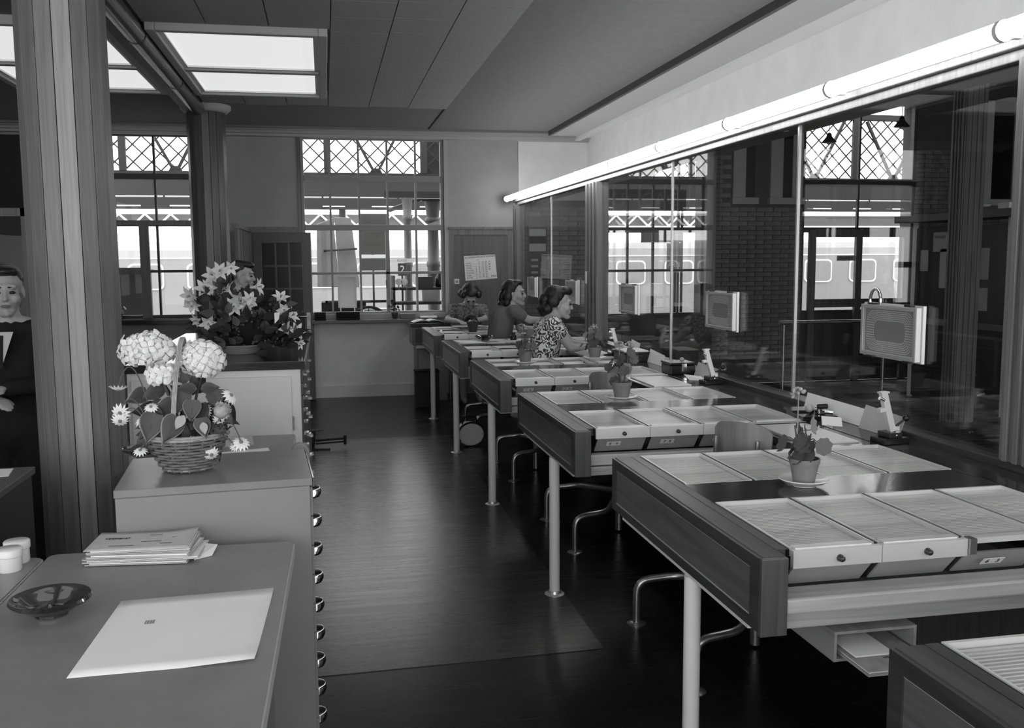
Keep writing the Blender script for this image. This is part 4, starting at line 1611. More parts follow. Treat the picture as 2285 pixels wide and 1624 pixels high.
# pale flames on coleus leaves
for px, py, ang, sz, dy in ((412, 930, 235, 34, -.112), (453, 945, 280, 26, -.112)):
    a = math.radians(ang)
    put('leaf', leaf_mesh('oval', petal_g), t, bpos(px, py, dy), Vector((math.cos(a), -.25, math.sin(a))), Vector((0, -1, .45)), sz * BS)
# ferny filler
fol = MB()
for i in range(260):
    q = bpos(rnd.uniform(330, 500), rnd.uniform(930, 985), rnd.uniform(-.09, .06))
    d = rdir(rnd, -.3, 1) * rnd.uniform(.015, .04)
    fol.bar(q, q + d, .003, .002)
fol.build('fern_filler', leaf_d, t, kind='stuff')


def daisy(par, px, py, r, dirv, dy=0., n=13, stem=None, pos=bpos, m=PETW):
    c_ = pos(px, py, dy)
    d = Vector(dirv).normalized()
    ctr = MB().ell(c_, r * .24, 10, 6).build('daisy', mat('daisy_eye', .2, .7), par, smooth=True)
    u_ = d.orthogonal().normalized()
    for i in range(n):
        e = Matrix.Rotation(6.28318 * i / n, 3, d) @ u_
        put('petal', m, ctr, c_ + e * r * .1, e - d * .25, d, (r, r * 1.1, r))
    if stem:
        q = pos(*stem[:2], dy)
        mid = c_.lerp(q, .45) + Vector((0, 0, stem[2] * BS))
        pth = [q * (1 - s_) ** 2 + mid * 2 * s_ * (1 - s_) + c_ * s_ ** 2 for s_ in [i / 8 for i in range(9)]]
        MB().tube(pth, .0018, 6).build('stem', stem_m, par, smooth=True)


for px, py, r, dv, st_ in ((264, 872, 18, (0, -.3, -1), (330, 900, 120)), (268, 925, 20, (-.2, -1, -.2), (335, 960, 90)), (268, 942, 18, (.1, -.9, -.5), (335, 960, 70)), (322, 937, 22, (-.2, -.4, .8), (350, 975, 10)),
                            (337, 911, 15, (0, -.6, .7), (370, 960, 10)), (403, 1000, 22, (0, -.6, .7), (410, 960, 10)), (472, 1017, 18, (.3, -.8, -.4), (455, 970, 40)), (538, 990, 20, (.2, -.6, .7), (490, 960, 60)),
                            (515, 885, 20, (.7, -.4, .6), (480, 940, 10)), (462, 920, 14, (-.8, -.5, .1), (450, 955, 5)), (313, 1008, 15, (0, -.5, .8), (345, 975, 10)), (489, 940, 14, (.3, -.9, -.2), (470, 965, 5)), (525, 1000, 12, (.3, -.5, .8), (490, 970, 10))):
    daisy(t, px, py, r * BS, dv, -.07, 13, st_)
c_ = bpos(494, 920, -.07)
car = MB().ell(c_, 17 * BS, 10, 8).build('carnation', petal_g, t, smooth=True)
cp = leaf_mesh('oval', petal_g)
for i in range(46):
    d = rdir(rnd, -.6, 1)
    put('petal', cp, car, c_ + d * 13 * BS, d + rdir(rnd) * .6, rdir(rnd), 10 * BS)

# ---- lily bouquet on the tall cabinet
lb = U(532, 793, z=CC)
LYY = lb.y + .12
LB = Vector((lb.x + .05, LYY, CC))
t = thing('lily_bouquet', 'large bouquet of pale lilies and dark foliage in low bowl', 'bouquet', LB)
LS = LYY / 2097


def lpos(px, py, dy=0.):
    q = U(px, py, y=LYY + dy) - LB
    q.z = max(q.z, .045)
    return q


MB().lathe([(.08, 0), (.085, .004), (.12, .03), (.15, .05), (.147, .053), (.11, .03), (0, .02)], (-.05, 0, 0), 32).build('bowl', mat('bowl_glaze', .45, .4), t, smooth=True)
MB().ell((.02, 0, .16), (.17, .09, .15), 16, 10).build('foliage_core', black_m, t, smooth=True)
rnd = random.Random(4)
nleaf = 0
ell = [(530, 745, 85, 45), (560, 705, 90, 50), (610, 735, 60, 55), (505, 690, 55, 50), (640, 765, 35, 28), (560, 770, 95, 22), (490, 740, 45, 40)]
for i in range(300):
    e = ell[i % len(ell)]
    a, r = rnd.uniform(0, 6.28), math.sqrt(rnd.random())
    px, py = e[0] + e[2] * r * math.cos(a), e[1] + e[3] * r * math.sin(a)
    d = Vector((px - 550, 0, max(0, 770 - py))).normalized() + rdir(rnd, -.3, 1) * .9
    d.y -= .2
    if py > 740:
        d.z = abs(d.z) * .6 + .15
    put('leaf', (LO, LL_, LO, LOM)[rnd.randrange(4) if rnd.random() < .5 else 0], t, lpos(px, py, rnd.uniform(-.17, .06)), d, Vector((rnd.uniform(-.5, .5), -.7, .7)), rnd.uniform(.05, .085))
fol = MB()
for i in range(500):
    e = ell[i % len(ell)]
    a, r = rnd.uniform(0, 6.28), math.sqrt(rnd.random())
    q = lpos(e[0] + e[2] * r * math.cos(a), e[1] + e[3] * r * math.sin(a), rnd.uniform(-.15, .08))
    fol.ell(q, rnd.uniform(.004, .008), 5, 4)
fol.build('small_blossoms', leaf_m, t, kind='stuff')


def lily(px, py, size, dirv, dy=-.12, m=PET):
    c_ = lpos(px, py, dy)
    d = Vector(dirv).normalized()
    tb = MB().tube([c_ - d * size * .75, c_ - d * size * .3, c_], [size * .06, size * .14, size * .24], 9).build('lily', petal_l, t, smooth=True)
    u_ = d.orthogonal().normalized()
    for i in range(6):
        e = Matrix.Rotation(6.28318 * i / 6 + .3, 3, d) @ u_
        put('petal', m, tb, c_ + e * size * .12 - d * size * .15, e + d * .55, d - e * .3, (size, size * 1.1, size))
    for i in range(5):
        e = Matrix.Rotation(6.28318 * i / 5, 3, d) @ u_
        MB().tube([c_, c_ + d * size * .5 + e * size * .12], .0012, 5).build('stamen', leaf_l, tb)
    q = lpos(px * .45 + 550 * .55, 745, .0)
    MB().tube([c_ - d * size * .7, (c_ - d * size * .7).lerp(q, .4) + Vector((0, 0, .02)), q], .003, 6).build('stem', stem_m, tb, smooth=True)


for px, py, s_, dv in ((475, 615, 25, (-.3, -.8, .4)), (488, 606, 24, (.5, -.8, .3)), (514, 597, 20, (.3, -.8, -.2)), (468, 640, 22, (-.3, -.9, -.2)), (425, 660, 25, (-.5, -.8, -.1)), (455, 645, 25, (.1, -.9, .5)),
                       (430, 678, 22, (-.1, -.7, -.6)), (508, 648, 24, (-.6, -.2, .7)), (533, 664, 24, (-.1, -.7, -.6)), (556, 670, 24, (.4, -.6, .5)), (523, 682, 25, (-.1, -.95, -.2)), (548, 680, 25, (.4, -.8, -.4)),
                       (574, 640, 24, (.9, -.3, .1)), (465, 720, 24, (.1, -.8, -.4)), (440, 715, 20, (-.7, -.6, -.2)), (626, 665, 22, (.2, -.6, .7)), (632, 690, 20, (.3, -.8, -.2)), (650, 705, 22, (.7, -.5, .5)),
                       (660, 740, 24, (.6, -.7, .2)), (640, 735, 20, (-.4, -.7, .4)), (668, 765, 18, (.8, -.5, -.2))):
    lily(px, py, s_ * LS * .92, dv)
leaning('note_card', 'small white card tucked among the lilies', 'card',
        [LB + lpos(622, 712, -.2), LB + lpos(613, 722, -.2), LB + lpos(612, 698, -.2), LB + lpos(625, 696, -.2)], paper)

# =================================================================== PEOPLE
lip_m = mat('lips', .16, .5)
eye_m = mat('eye_dark', .02, .2)
blouse_p = patmat('paisley_cloth', 24, .05, .80, .5, .12, 2.2)
blouse_d = patmat('dotted_cloth', 42, .24, .07, .72, .25, 1.0)
jumper_m = mat('jumper_grey', .15, .9, .2, noise=(150, .12))
skirt_m = mat('skirt_black', .012, .9, .2)
suit_m = mat('suit_dark', .016, .85, .2, noise=(120, .2))
shirt_m = mat('shirt_white', .6, .8, .2)


def head_parts(mb, c, R, s):
    def e(p, r, RR=R):
        mb.ell(c + R @ (Vector(p) * s), tuple(v * s for v in r), 14, 10, R)

    def k(p, q, r0, r1):
        mb.caps(c + R @ (Vector(p) * s), c + R @ (Vector(q) * s), r0 * s, r1 * s)
    e((-.015, 0, .035), (.088, .070, .072))
    e((.022, 0, -.02), (.062, .055, .085))
    for y in (-1, 1):
        k((-.01, y * .043, -.045), (.060, y * .012, -.096), .018, .016)
        e((.052, y * .036, -.030), (.028, .024, .026))
        e((-.012, y * .070, -.012), (.017, .008, .030))
        e((.091, y * .008, -.034), (.008, .007, .006))
    e((.070, 0, -.094), (.019, .020, .017))
    k((.080, 0, .008), (.099, 0, -.030), .008, .0095)
    k((.072, -.036, .024), (.072, .036, .024), .012, .012)
    e((.081, 0, -.060), (.008, .020, .011))


def hand(mb, w_, d, n, s=1.0, curl=.5):
    """palm and five separate bent fingers; d = pointing direction, n = back of hand"""
    d = Vector(d).normalized()
    n = Vector(n)
    n = (n - d * n.dot(d)).normalized()
    sd = d.cross(n)
    w_ = Vector(w_)
    for o in (-.018, -.006, .006, .018):
        mb.caps(w_ + sd * o * .6 * s, w_ + (d * .065 + sd * o) * s, .013 * s, .012 * s, 8)
    for o, l in ((-.027, .058), (-.009, .070), (.009, .066), (.027, .052)):
        a = w_ + (d * .065 + sd * o * .9) * s
        d1 = (d - n * curl * .5).normalized()
        d2 = (d - n * curl * 1.4).normalized()
        b = a + d1 * l * .5 * s
        c = b + d2 * l * .5 * s
        mb.caps(a, b, .0085 * s, .008 * s, 8)
        mb.caps(b, c, .008 * s, .0065 * s, 8)
    th = (d * .5 - sd * .8 - n * .3).normalized()
    a = w_ + (d * .02 - sd * .022) * s
    b = a + th * .035 * s
    mb.caps(a, b, .012 * s, .010 * s, 8)
    mb.caps(b, b + (d * .9 - sd * .2 - n * .3).normalized() * .03 * s, .010 * s, .008 * s, 8)


def person(label, base, J, hy, hp, hr, hs=1.0, hair=(), top_m=None, leg_m=skirt_m, sleeve=.55, skirt=True, hands=True, arm_r=(.040, .033, .024), collar=False, torso=(.115, .105)):
    t = thing('person', label, 'person', base)
    O = Vector(base)
    for k in ('elL', 'elR', 'wrL', 'wrR'):
        J[k] = Vector(J[k])
        if skirt:
            J[k].z = max(J[k].z, .885)
    Q = {k: Vector(v) - O for k, v in J.items()}
    R = (Matrix.Rotation(hy, 3, 'Z') @ Matrix.Rotation(hp, 3, 'Y') @ Matrix.Rotation(hr, 3, 'X'))
    body = MB()
    head_parts(body, Q['head'], R, hs)
    nk = Q['head'] + R @ Vector((-.025, 0, -.06)) * hs
    body.caps(nk, Q['neck'], .050 * hs, .055 * hs)
    body.caps(Q['neck'], Q['chest'], .07, .09)
    body.caps(Q['chest'], Q['pelvis'], .085, .10)
    for s in 'RL':
        body.caps(Q['neck'], Q['sh' + s], .045, .045)
        body.caps(Q['sh' + s], Q['el' + s], arm_r[0], arm_r[1])
        body.caps(Q['el' + s], Q['wr' + s], arm_r[1] * 1.03, arm_r[2])
        if hands:
            hand(body, Q['wr' + s], Q['wr' + s + 'd'] + O if 'wr' + s + 'd' in Q else (Q['wr' + s] - Q['el' + s]), (0, 0, 1), .95, .5)
        body.caps(Q['hip' + s], Q['kn' + s], .075, .055)
        body.caps(Q['kn' + s], Q['an' + s], .055, .035)
        ft = Q['an' + s] + (R @ Vector((1, 0, 0))) * 0
        fd = (Q['kn' + s] - Q['hip' + s])
        fd.z = 0
        if fd.length < .05:
            fd = R @ Vector((1, 0, 0))
            fd.z = 0
        fd.normalize()
        body.caps(Q['an' + s] + Vector((0, 0, -.02)), Q['an' + s] + fd * .13 + Vector((0, 0, -.035)), .033, .027)
    remesh(body, 'body', skin, t, .0062, 4)
    top = MB()
    top.caps(Q['neck'] - Vector((0, 0, .03)), Q['chest'], .078, torso[0])
    top.caps(Q['chest'], Q['pelvis'].lerp(Q['chest'], .15), torso[0], torso[1])
    side = (Q['shR'] - Q['shL']).normalized()
    for s_ in (-1, 1):
        top.caps(Q['chest'] + side * s_ * .055, Q['pelvis'].lerp(Q['chest'], .2) + side * s_ * .045, torso[0] * .86, torso[1] * .85)
    for s in 'RL':
        top.caps(Q['neck'] - Vector((0, 0, .035)), Q['sh' + s], .055, .062)
        top.caps(Q['chest'], Q['sh' + s], .09, .058)
        top.caps(Q['sh' + s], Q['sh' + s].lerp(Q['el' + s], sleeve), .060, .052)
        if sleeve >= 1:
            top.caps(Q['el' + s], Q['el' + s].lerp(Q['wr' + s], .95), .048, .038)
    remesh(top, 'blouse' if skirt else 'jacket', top_m, t, .009, 6)
    low = MB()
    low.caps(Q['pelvis'].lerp(Q['chest'], .05), Q['pelvis'] - Vector((0, 0, .03)), torso[1] * 1.02, .13)
    for s in 'RL':
        low.caps(Q['pelvis'], Q['hip' + s], .12, .105)
        low.caps(Q['hip' + s], Q['kn' + s], .10, .085)
        if not skirt:
            low.caps(Q['kn' + s], Q['an' + s] + Vector((0, 0, .03)), .075, .055)
    if skirt:
        low.caps(Q['hipR'].lerp(Q['hipL'], .5), Q['knR'].lerp(Q['knL'], .5), .10, .085)
    remesh(low, 'skirt' if skirt else 'trousers', leg_m, t, .012, 6)
    hm = MB()
    for p, r in hair:
        hm.ell(Q['head'] + R @ (Vector(p) * hs), tuple(v * hs for v in (r if isinstance(r, tuple) else (r, r, r))), 12, 8, R)
    remesh(hm, 'hair', hair_m, t, .006, 2)
    for y in (-1, 1):
        MB().ell(Q['head'] + R @ (Vector((.0775, y * .029, -.002)) * hs), tuple(v * hs for v in (.010, .014, .0075)), 10, 8, R).build('eye', eye_m, t, smooth=True)
        a, b = (R @ (Vector((.086, y * .014, .022)) * hs)), (R @ (Vector((.070, y * .046, .020)) * hs))
        MB().tube([Q['head'] + a, Q['head'] + b], [.0035 * hs, .002 * hs], 6).build('eyebrow', hair_m, t, smooth=True)
    MB().ell(Q['head'] + R @ (Vector((.0875, 0, -.060)) * hs), tuple(v * hs for v in (.005, .021, .0065)), 10, 8, R).build('lips', lip_m, t, smooth=True)
    return t


CURLS = [((-.038, 0, .052), (.092, .084, .078)), ((.030, 0, .092), (.060, .066, .034)), ((.055, .02, .085), (.034, .034, .028)), ((.050, -.022, .088), (.034, .034, .026)),
         ((-.105, 0, -.035), (.045, .062, .055)), ((-.09, .045, -.05), .042), ((-.09, -.045, -.05), .042), ((-.115, 0, .01), (.04, .06, .05)), ((-.11, .03, -.075), .034), ((-.11, -.03, -.075), .034),
         ((-.05, .075, .01), (.045, .022, .045)), ((-.05, -.075, .01), (.045, .022, .045)), ((-.13, .02, -.05), .03), ((-.13, -.02, -.045), .03)]
# woman in the paisley blouse
Y = 6.46
J = dict(head=U(1248, 676, y=Y), neck=U(1229, 712, y=Y), chest=U(1222, 742, y=Y), pelvis=Vector((1.46, Y, .60)),
         shR=U(1233, 724, y=Y - .135), elR=U(1274, 787, y=Y - .13), wrR=U(1304, 780, y=Y - .10), shL=U(1238, 724, y=Y + .135), elL=U(1275, 790, y=Y + .15), wrL=U(1306, 784, y=Y + .05),
         hipR=(1.50, Y - .075, .56), hipL=(1.50, Y + .075, .56), knR=(1.80, Y - .08, .55), knL=(1.80, Y + .08, .55), anR=(1.84, Y - .08, .09), anL=(1.84, Y + .08, .09))
person('woman in white paisley blouse seen in profile, seated at the glass', (1.46, Y, 0), J, -.12, .10, 0, .98, CURLS, blouse_p, sleeve=.38)
# smiling woman in plain jumper
Y = 8.08
WAVES = [((-.035, 0, .050), (.094, .086, .080)), ((.015, .01, .095), (.062, .062, .030)), ((-.05, .078, -.02), (.045, .028, .06)), ((-.05, -.078, -.02), (.045, .028, .06)),
         ((-.11, 0, -.03), (.045, .075, .07)), ((-.115, .03, -.085), (.045, .05, .035)), ((-.115, -.03, -.085), (.045, .05, .035)), ((-.06, .075, -.08), .036), ((-.06, -.075, -.08), .036), ((-.13, 0, -.1), (.035, .06, .03))]
J = dict(head=U(1149, 655, y=Y), neck=U(1137, 687, y=Y), chest=U(1121, 708, y=Y), pelvis=U(1105, 762, y=Y), shR=U(1148, 695, y=Y - .15), elR=U(1181, 714, y=Y - .16), wrR=U(1205, 713, y=Y - .12),
         shL=U(1150, 695, y=Y + .13), elL=U(1160, 742, y=Y + .12), wrL=U(1190, 745, y=Y + .08))
P0 = J['pelvis']
J['pelvis'] = Vector((P0.x, Y, .62))
J.update(hipR=(P0.x + .06, Y - .08, .56), hipL=(P0.x + .06, Y + .08, .56), knR=(P0.x + .36, Y - .08, .55), knL=(P0.x + .36, Y + .08, .55), anR=(P0.x + .40, Y - .08, .09), anL=(P0.x + .40, Y + .08, .09))
person('smiling woman in plain grey jumper leaning towards the glass', (P0.x, Y, 0), J, -.45, -.05, 0, .98, WAVES, jumper_m, sleeve=.5)
# woman writing, bent over the desk
Y = 9.72
SHORT = [((-.035, 0, .050), (.092, .092, .082)), ((.02, .0, .092), (.07, .07, .034)), ((-.04, .088, -.005), (.05, .034, .055)), ((-.04, -.088, -.005), (.05, .034, .055)), ((-.1, 0, -.03), (.05, .08, .06)),
         ((.03, .082, .05), (.04, .03, .035)), ((.03, -.082, .05), (.04, .03, .035)), ((-.05, .105, -.02), .03), ((-.05, -.105, -.02), .03)]
J = dict(head=U(1049, 660, y=Y - .08), neck=U(1046, 682, y=Y + .02), chest=U(1044, 706, y=Y + .06), shL=U(1010, 690, y=Y + .03), shR=U(1078, 690, y=Y + .03), elL=U(999, 718, y=Y - .10), elR=U(1082, 716, y=Y - .10),
         wrL=U(1022, 721, y=Y - .33), wrR=U(1052, 722, y=Y - .33))
P0 = J['chest']
J.update(pelvis=(P0.x, Y + .12, .60), hipR=(P0.x + .075, Y + .1, .55), hipL=(P0.x - .075, Y + .1, .55), knR=(P0.x + .08, Y - .14, .53), knL=(P0.x - .08, Y - .14, .53), anR=(P0.x + .08, Y - .12, .09), anL=(P0.x - .08, Y - .12, .09))
for k_ in ('wrL', 'wrR', 'elL', 'elR'):
    J[k_].z = max(J[k_].z, .875)
person('woman in dark patterned dress bent over, writing at the far desk', (P0.x, Y + .1, 0), J, -math.pi / 2, .85, 0, .98, SHORT, blouse_d, sleeve=.6)
t = thing('office_chair', 'plain wooden chair under the woman writing at far desk', 'chair', (P0.x, Y + .12, 0))
B('seat', ply, t, -.17, .17, -.14, .2, .42, .44, bevel=.01)
B('backrest', ply, t, -.15, .15, .205, .22, .62, .78, bevel=.005)
for sx_ in (-1, 1):
    MB().tube([(sx_ * .15, -.11, .42), (sx_ * .16, -.13, 0)], .011, 8).build('leg', steel, t, smooth=True)
    MB().tube([(sx_ * .14, .19, .76), (sx_ * .15, .19, .42), (sx_ * .16, .21, 0)], .011, 8).build('leg', steel, t, smooth=True)
# man in suit behind the column
Y = 4.55
MH = [((-.030, 0, .055), (.088, .076, .070)), ((.02, 0, .090), (.058, .06, .026)), ((-.08, 0, .0), (.03, .06, .05))]
mx = U(12, 640, y=Y).x
J = dict(head=(mx, Y, 1.375), neck=(mx - .01, Y + .02, 1.235), chest=(mx, Y + .03, 1.05), pelvis=(mx, Y + .04, .78), shL=(mx + .16, Y + .02, 1.19), shR=(mx - .16, Y + .02, 1.19),
         elL=(mx + .20, Y - .03, .96), elR=(mx - .20, Y - .03, .96), wrL=(mx + .03, Y - .17, .96), wrR=(mx - .02, Y - .19, .92), hipR=(mx - .08, Y + .04, .74), hipL=(mx + .08, Y + .04, .74),
         knR=(mx - .09, Y + .02, .41), knL=(mx + .09, Y + .02, .41), anR=(mx - .09, Y + .05, .09), anL=(mx + .09, Y + .05, .09))
mn = person('man in dark suit and tie standing behind the wooden column', (mx, Y, 0), J, -math.pi / 2 + .25, .05, 0, 1.0, MH, suit_m, leg_m=suit_m, sleeve=1, skirt=False)
MB().add([(-.055, -.115, -.27 + 1.47), (.055, -.115, -.27 + 1.47), (.0, -.125, 1.04), (0, -.10, 1.10)], [(0, 2, 1), (0, 1, 3), (1, 2, 3), (2, 0, 3)]).build('shirt_front', shirt_m, mn)
MB().hexa([(-.008, -.128, 1.04), (.008, -.128, 1.04), (.008, -.122, 1.04), (-.008, -.122, 1.04)], [(-.014, -.122, 1.185), (.014, -.122, 1.185), (.014, -.114, 1.185), (-.014, -.114, 1.185)]).build('tie', black_m, mn)
# man whose head shows behind the lilies
Y = 7.85
mx = U(541, 612, y=Y).x
J = dict(head=(mx, Y, 1.385), neck=(mx - .03, Y, 1.245), chest=(mx - .03, Y, 1.06), pelvis=(mx - .03, Y, .78), shR=(mx - .03, Y - .17, 1.2), shL=(mx - .03, Y + .17, 1.2), elR=(mx + .02, Y - .2, .95), elL=(mx + .02, Y + .2, .95),
         wrR=(mx + .14, Y - .15, .80), wrL=(mx + .14, Y + .15, .80), hipR=(mx - .03, Y - .08, .74), hipL=(mx - .03, Y + .08, .74), knR=(mx - .02, Y - .09, .41), knL=(mx - .02, Y + .09, .41), anR=(mx - .05, Y - .09, .09),
         anL=(mx - .05, Y + .09, .09))
person('dark-haired man in profile half hidden behind the lily bouquet', (mx, Y, 0), J, -.15, .05, 0, 1.0,
       MH + [((.05, 0, .085), (.045, .05, .028))], suit_m, leg_m=suit_m, sleeve=1, skirt=False)

# =================================================================== FAR END OF THE OFFICE
# hinged glazed door standing ajar
h0 = Vector((-.735, FY - .05, 0))
h1 = Vector((-.135, FY - .165, 0))
dv = (h1 - h0)
dw = dv.length
t = sthing('door_1')
t.location = h0
t.rotation_euler = (0, 0, math.atan2(dv.y, dv.x))
dm_ = mat('door_paint', .16, .45, noise=(4, .06))
dp_ = mat('door_pane', .055, .3, .4, grain='z', gscale=12, gamt=.15)
DH = 1.80
mb = MB().box(0, .09, -.018, .018, .005, DH).box(dw - .09, dw, -.018, .018, .005, DH)
mb.box(.09, dw - .09, -.018, .018, DH - .11, DH).box(.09, dw - .09, -.018, .018, .005, .72)
mb.build('leaf_frame', dm_, t, bevel=.003)
gx = [.09 + (dw - .18) * i / 3 for i in range(4)]
gz = [.72 + (DH - .11 - .72) * i / 4 for i in range(5)]
for i in range(3):
    for j in range(4):
        B('pane', dp_, t, gx[i] + .008, gx[i + 1] - .008, -.004, .004, gz[j] + .008, gz[j + 1] - .008)
for i in (1, 2):
    B('muntin', dm_, t, gx[i] - .010, gx[i] + .010, -.014, .014, .72, DH - .11)
for j in (1, 2, 3):
    for i in range(3):
        B('muntin', dm_, t, gx[i] + .010, gx[i + 1] - .010, -.014, .014, gz[j] - .010, gz[j] + .010)
B('lock_plate', steel, t, dw - .062, dw - .022, -.022, -.0185, .70, .95)
MB().tube(bend([(dw - .042, -.02, .91), (dw - .042, -.055, .91), (dw - .15, -.055, .91)], .015), .008, 8).build('lever_handle', chrome, t, smooth=True)

# end counter below the window, with book and boxes
t = thing('end_counter', 'wooden end counter by window with open book lying on it', 'counter', (.86, 9.78, 0))
B('top_board', wood_dx, t, 0, .42, 0, .40, .805, .845, bevel=.004)
B('end_board', wood_end, t, .02, .40, .01, .38, .615, .804, bevel=.004)
B('end_panel', wood_d, t, .05, .37, .004, .0095, .645, .785)
B('foot_board', greyp_l, t, .06, .36, .03, .36, .58, .6145)
B('pier', plaster, t, .10, .40, .20, .42, 0, .579)
t = thing('open_book', 'open ledger book lying on the end counter', 'book', (1.05, 9.95, .846), .1)
for s_ in (-1, 1):
    n = 8
    vs, fs = [], []
    for i in range(n + 1):
        u = i / n
        for y in (-.10, .10):
            vs.append((s_ * .16 * u, y, .006 + .03 * math.sin(math.pi * min(1, u * .9 + .1)) * (1 - u * .6)))
    fs = [(2 * i, 2 * i + 2, 2 * i + 3, 2 * i + 1) if s_ > 0 else (2 * i + 1, 2 * i + 3, 2 * i + 2, 2 * i) for i in range(n)]
    o = MB().add(vs, fs).build('page_block', paper, t, smooth=True)
    so = o.modifiers.new('t', 'SOLIDIFY')
    so.thickness = .005
B('cover', black_m, t, -.165, .165, -.105, .105, 0, .003)
t = thing('open_register', 'open register book before the writing woman', 'book', (1.40, 9.30, TZ + .003), .15)
B('cover', black_m, t, -.16, .16, -.10, .10, 0, .004)
for s_ in (-1, 1):
    MB().hexa([(s_ * .002, -.095, .0045), (s_ * .155, -.095, .0045), (s_ * .155, .095, .0045), (s_ * .002, .095, .0045)],
              [(s_ * .002, -.095, .016), (s_ * .150, -.095, .008), (s_ * .150, .095, .008), (s_ * .002, .095, .016)]).build('page_block', paper2, t)
ashtray(1.29, 7.66, TZ + .003, .088, 'dark glass ashtray on the desk behind the paisley woman', glassmat('ashtray_dark', .3, .12, .8, .8))
t = thing('ink_bottle', 'dark ink bottle on the desk behind the paisley blouse', 'bottle', (1.52, 7.62, TZ + .002))
MB().lathe([(.025, 0), (.027, .004), (.027, .04), (.015, .05), (.015, .056), (0, .056)], n=20).build('bottle', black, t, smooth=True)
MB().lathe([(0, .0565), (.019, .0565), (.019, .068), (0, .0685)], n=20).build('cap', dark_metal, t, smooth=True)
leaning('paper_sheet', 'loose white sheets on the desk before the dark ashtray', 'paper',
        [(1.06, 7.50, TZ + .003), (1.26, 7.44, TZ + .003), (1.24, 7.60, TZ + .003), (1.04, 7.66, TZ + .003)], paper)
leaning('folder', 'grey folder beside the dark glass ashtray', 'folder',
        [(1.38, 7.45, TZ + .003), (1.62, 7.47, TZ + .003), (1.60, 7.56, TZ + .01), (1.36, 7.54, TZ + .01)], paper2)
# bag under the desks
t = thing('handbag', 'pale round handbag with dark straps standing under a desk', 'bag', (1.12, 7.45, 0), .1)
MB().prism([(.11 * math.cos(a), .10 + .095 * math.sin(a)) for a in [2 * math.pi * i / 24 for i in range(24)]], -.055, .055,
           lambda u, v, w_: (u, w_, max(0.004, v))).build('bag_body', greyp_l, t, bevel=.012)
MB().tube([(.112 * math.cos(a), -.057, .10 + .097 * math.sin(a)) for a in [-.6 + 4.3 * i / 20 for i in range(21)]], .008, 8).build('piping', black_m, t, smooth=True)
MB().tube(bend([(-.06, 0, .17), (-.06, 0, .24), (.06, 0, .24), (.06, 0, .17)], .05), .007, 8).build('strap', black_m, t, smooth=True)
# dark bin by the wall pier
t = thing('waste_bin', 'dark box shaped waste bin beneath the end counter', 'bin', (.99, 9.60, 0))
mb = MB().box(-.11, .13, -.09, .09, 0, .36)
mb.build('bin_body', mat('bin_dark', .03, .6), t, bevel=.004)
B('bin_rim', black_m, t, -.115, .135, -.095, .095, .3605, .375)
# wire baskets / files on the sill
for i, (x, wd, lb_) in enumerate(((.235, .25, 'stack of dark wire letter trays on the sill below the notice'), (-.06, .12, 'stack of dark wire letter trays on the sill beside the door'))):
    t = thing('letter_tray', lb_, 'letter tray', (x, FY - .13, .866), group='letter trays on the window sill')
    for k_ in range(3):
        mb = MB().box(-wd / 2, wd / 2, -.08, .08, .004 + k_ * .028, .008 + k_ * .028)
        for y in (-.08, .076):
            mb.box(-wd / 2, wd / 2, y, y + .004, .008 + k_ * .028, .022 + k_ * .028)
        mb.build('tray', black_m, t)
        B('papers', paper2, t, -wd / 2 + .01, wd / 2 - .01, -.07, .07, .0085 + k_ * .028, .014 + k_ * .028)
    for x_ in (-wd / 2, wd / 2 - .006):
        B('upright', dark_metal, t, x_, x_ + .006, -.004, .004, 0, .085)
tag(B('paper_pile', paper, None, 1.02, 1.2, FY - .18, FY - .05, .866, .885), 'small heap of papers on sill at right of the window', 'paper')
tag(B('file_box', mat('box_card', .2, .7), None, .80, .96, FY - .16, FY - .04, .866, .92, bevel=.003), 'small dark card box on the sill beside the potted plant', 'box')
# framed notice standing in the window
t = thing('window_notice', 'framed translucent notice standing in the window', 'notice', (.236, FY - .02, 0))
tm = bpy.data.materials.new('frosted')
tm.use_nodes = True
nt = tm.node_tree
nt.nodes.remove(nt.nodes['Principled BSDF'])
d1 = nt.nodes.new('ShaderNodeBsdfTranslucent')
d2 = nt.nodes.new('ShaderNodeBsdfDiffuse')
d1.inputs[0].default_value = d2.inputs[0].default_value = (.7, .7, .7, 1)
ms = nt.nodes.new('ShaderNodeMixShader')
nt.links.new(d1.outputs[0], ms.inputs[1])
nt.links.new(d2.outputs[0], ms.inputs[2])
nt.links.new(ms.outputs[0], nt.nodes['Material Output'].inputs[0])
mb = MB()
for x0, x1, z0, z1 in ((-.1, -.088, .985, 1.335), (.088, .1, .985, 1.335), (-.088, .088, .985, .998), (-.088, .088, 1.322, 1.335)):
    mb.box(x0, x1, 0, .018, z0, z1)
mb.build('frame', white_p, t)
B('sheet', tm, t, -.088, .088, .007, .010, .998, 1.322)
for x_ in (-.08, .07):
    B('foot', white_p, t, x_, x_ + .012, -.03, .03, .9175, .985)

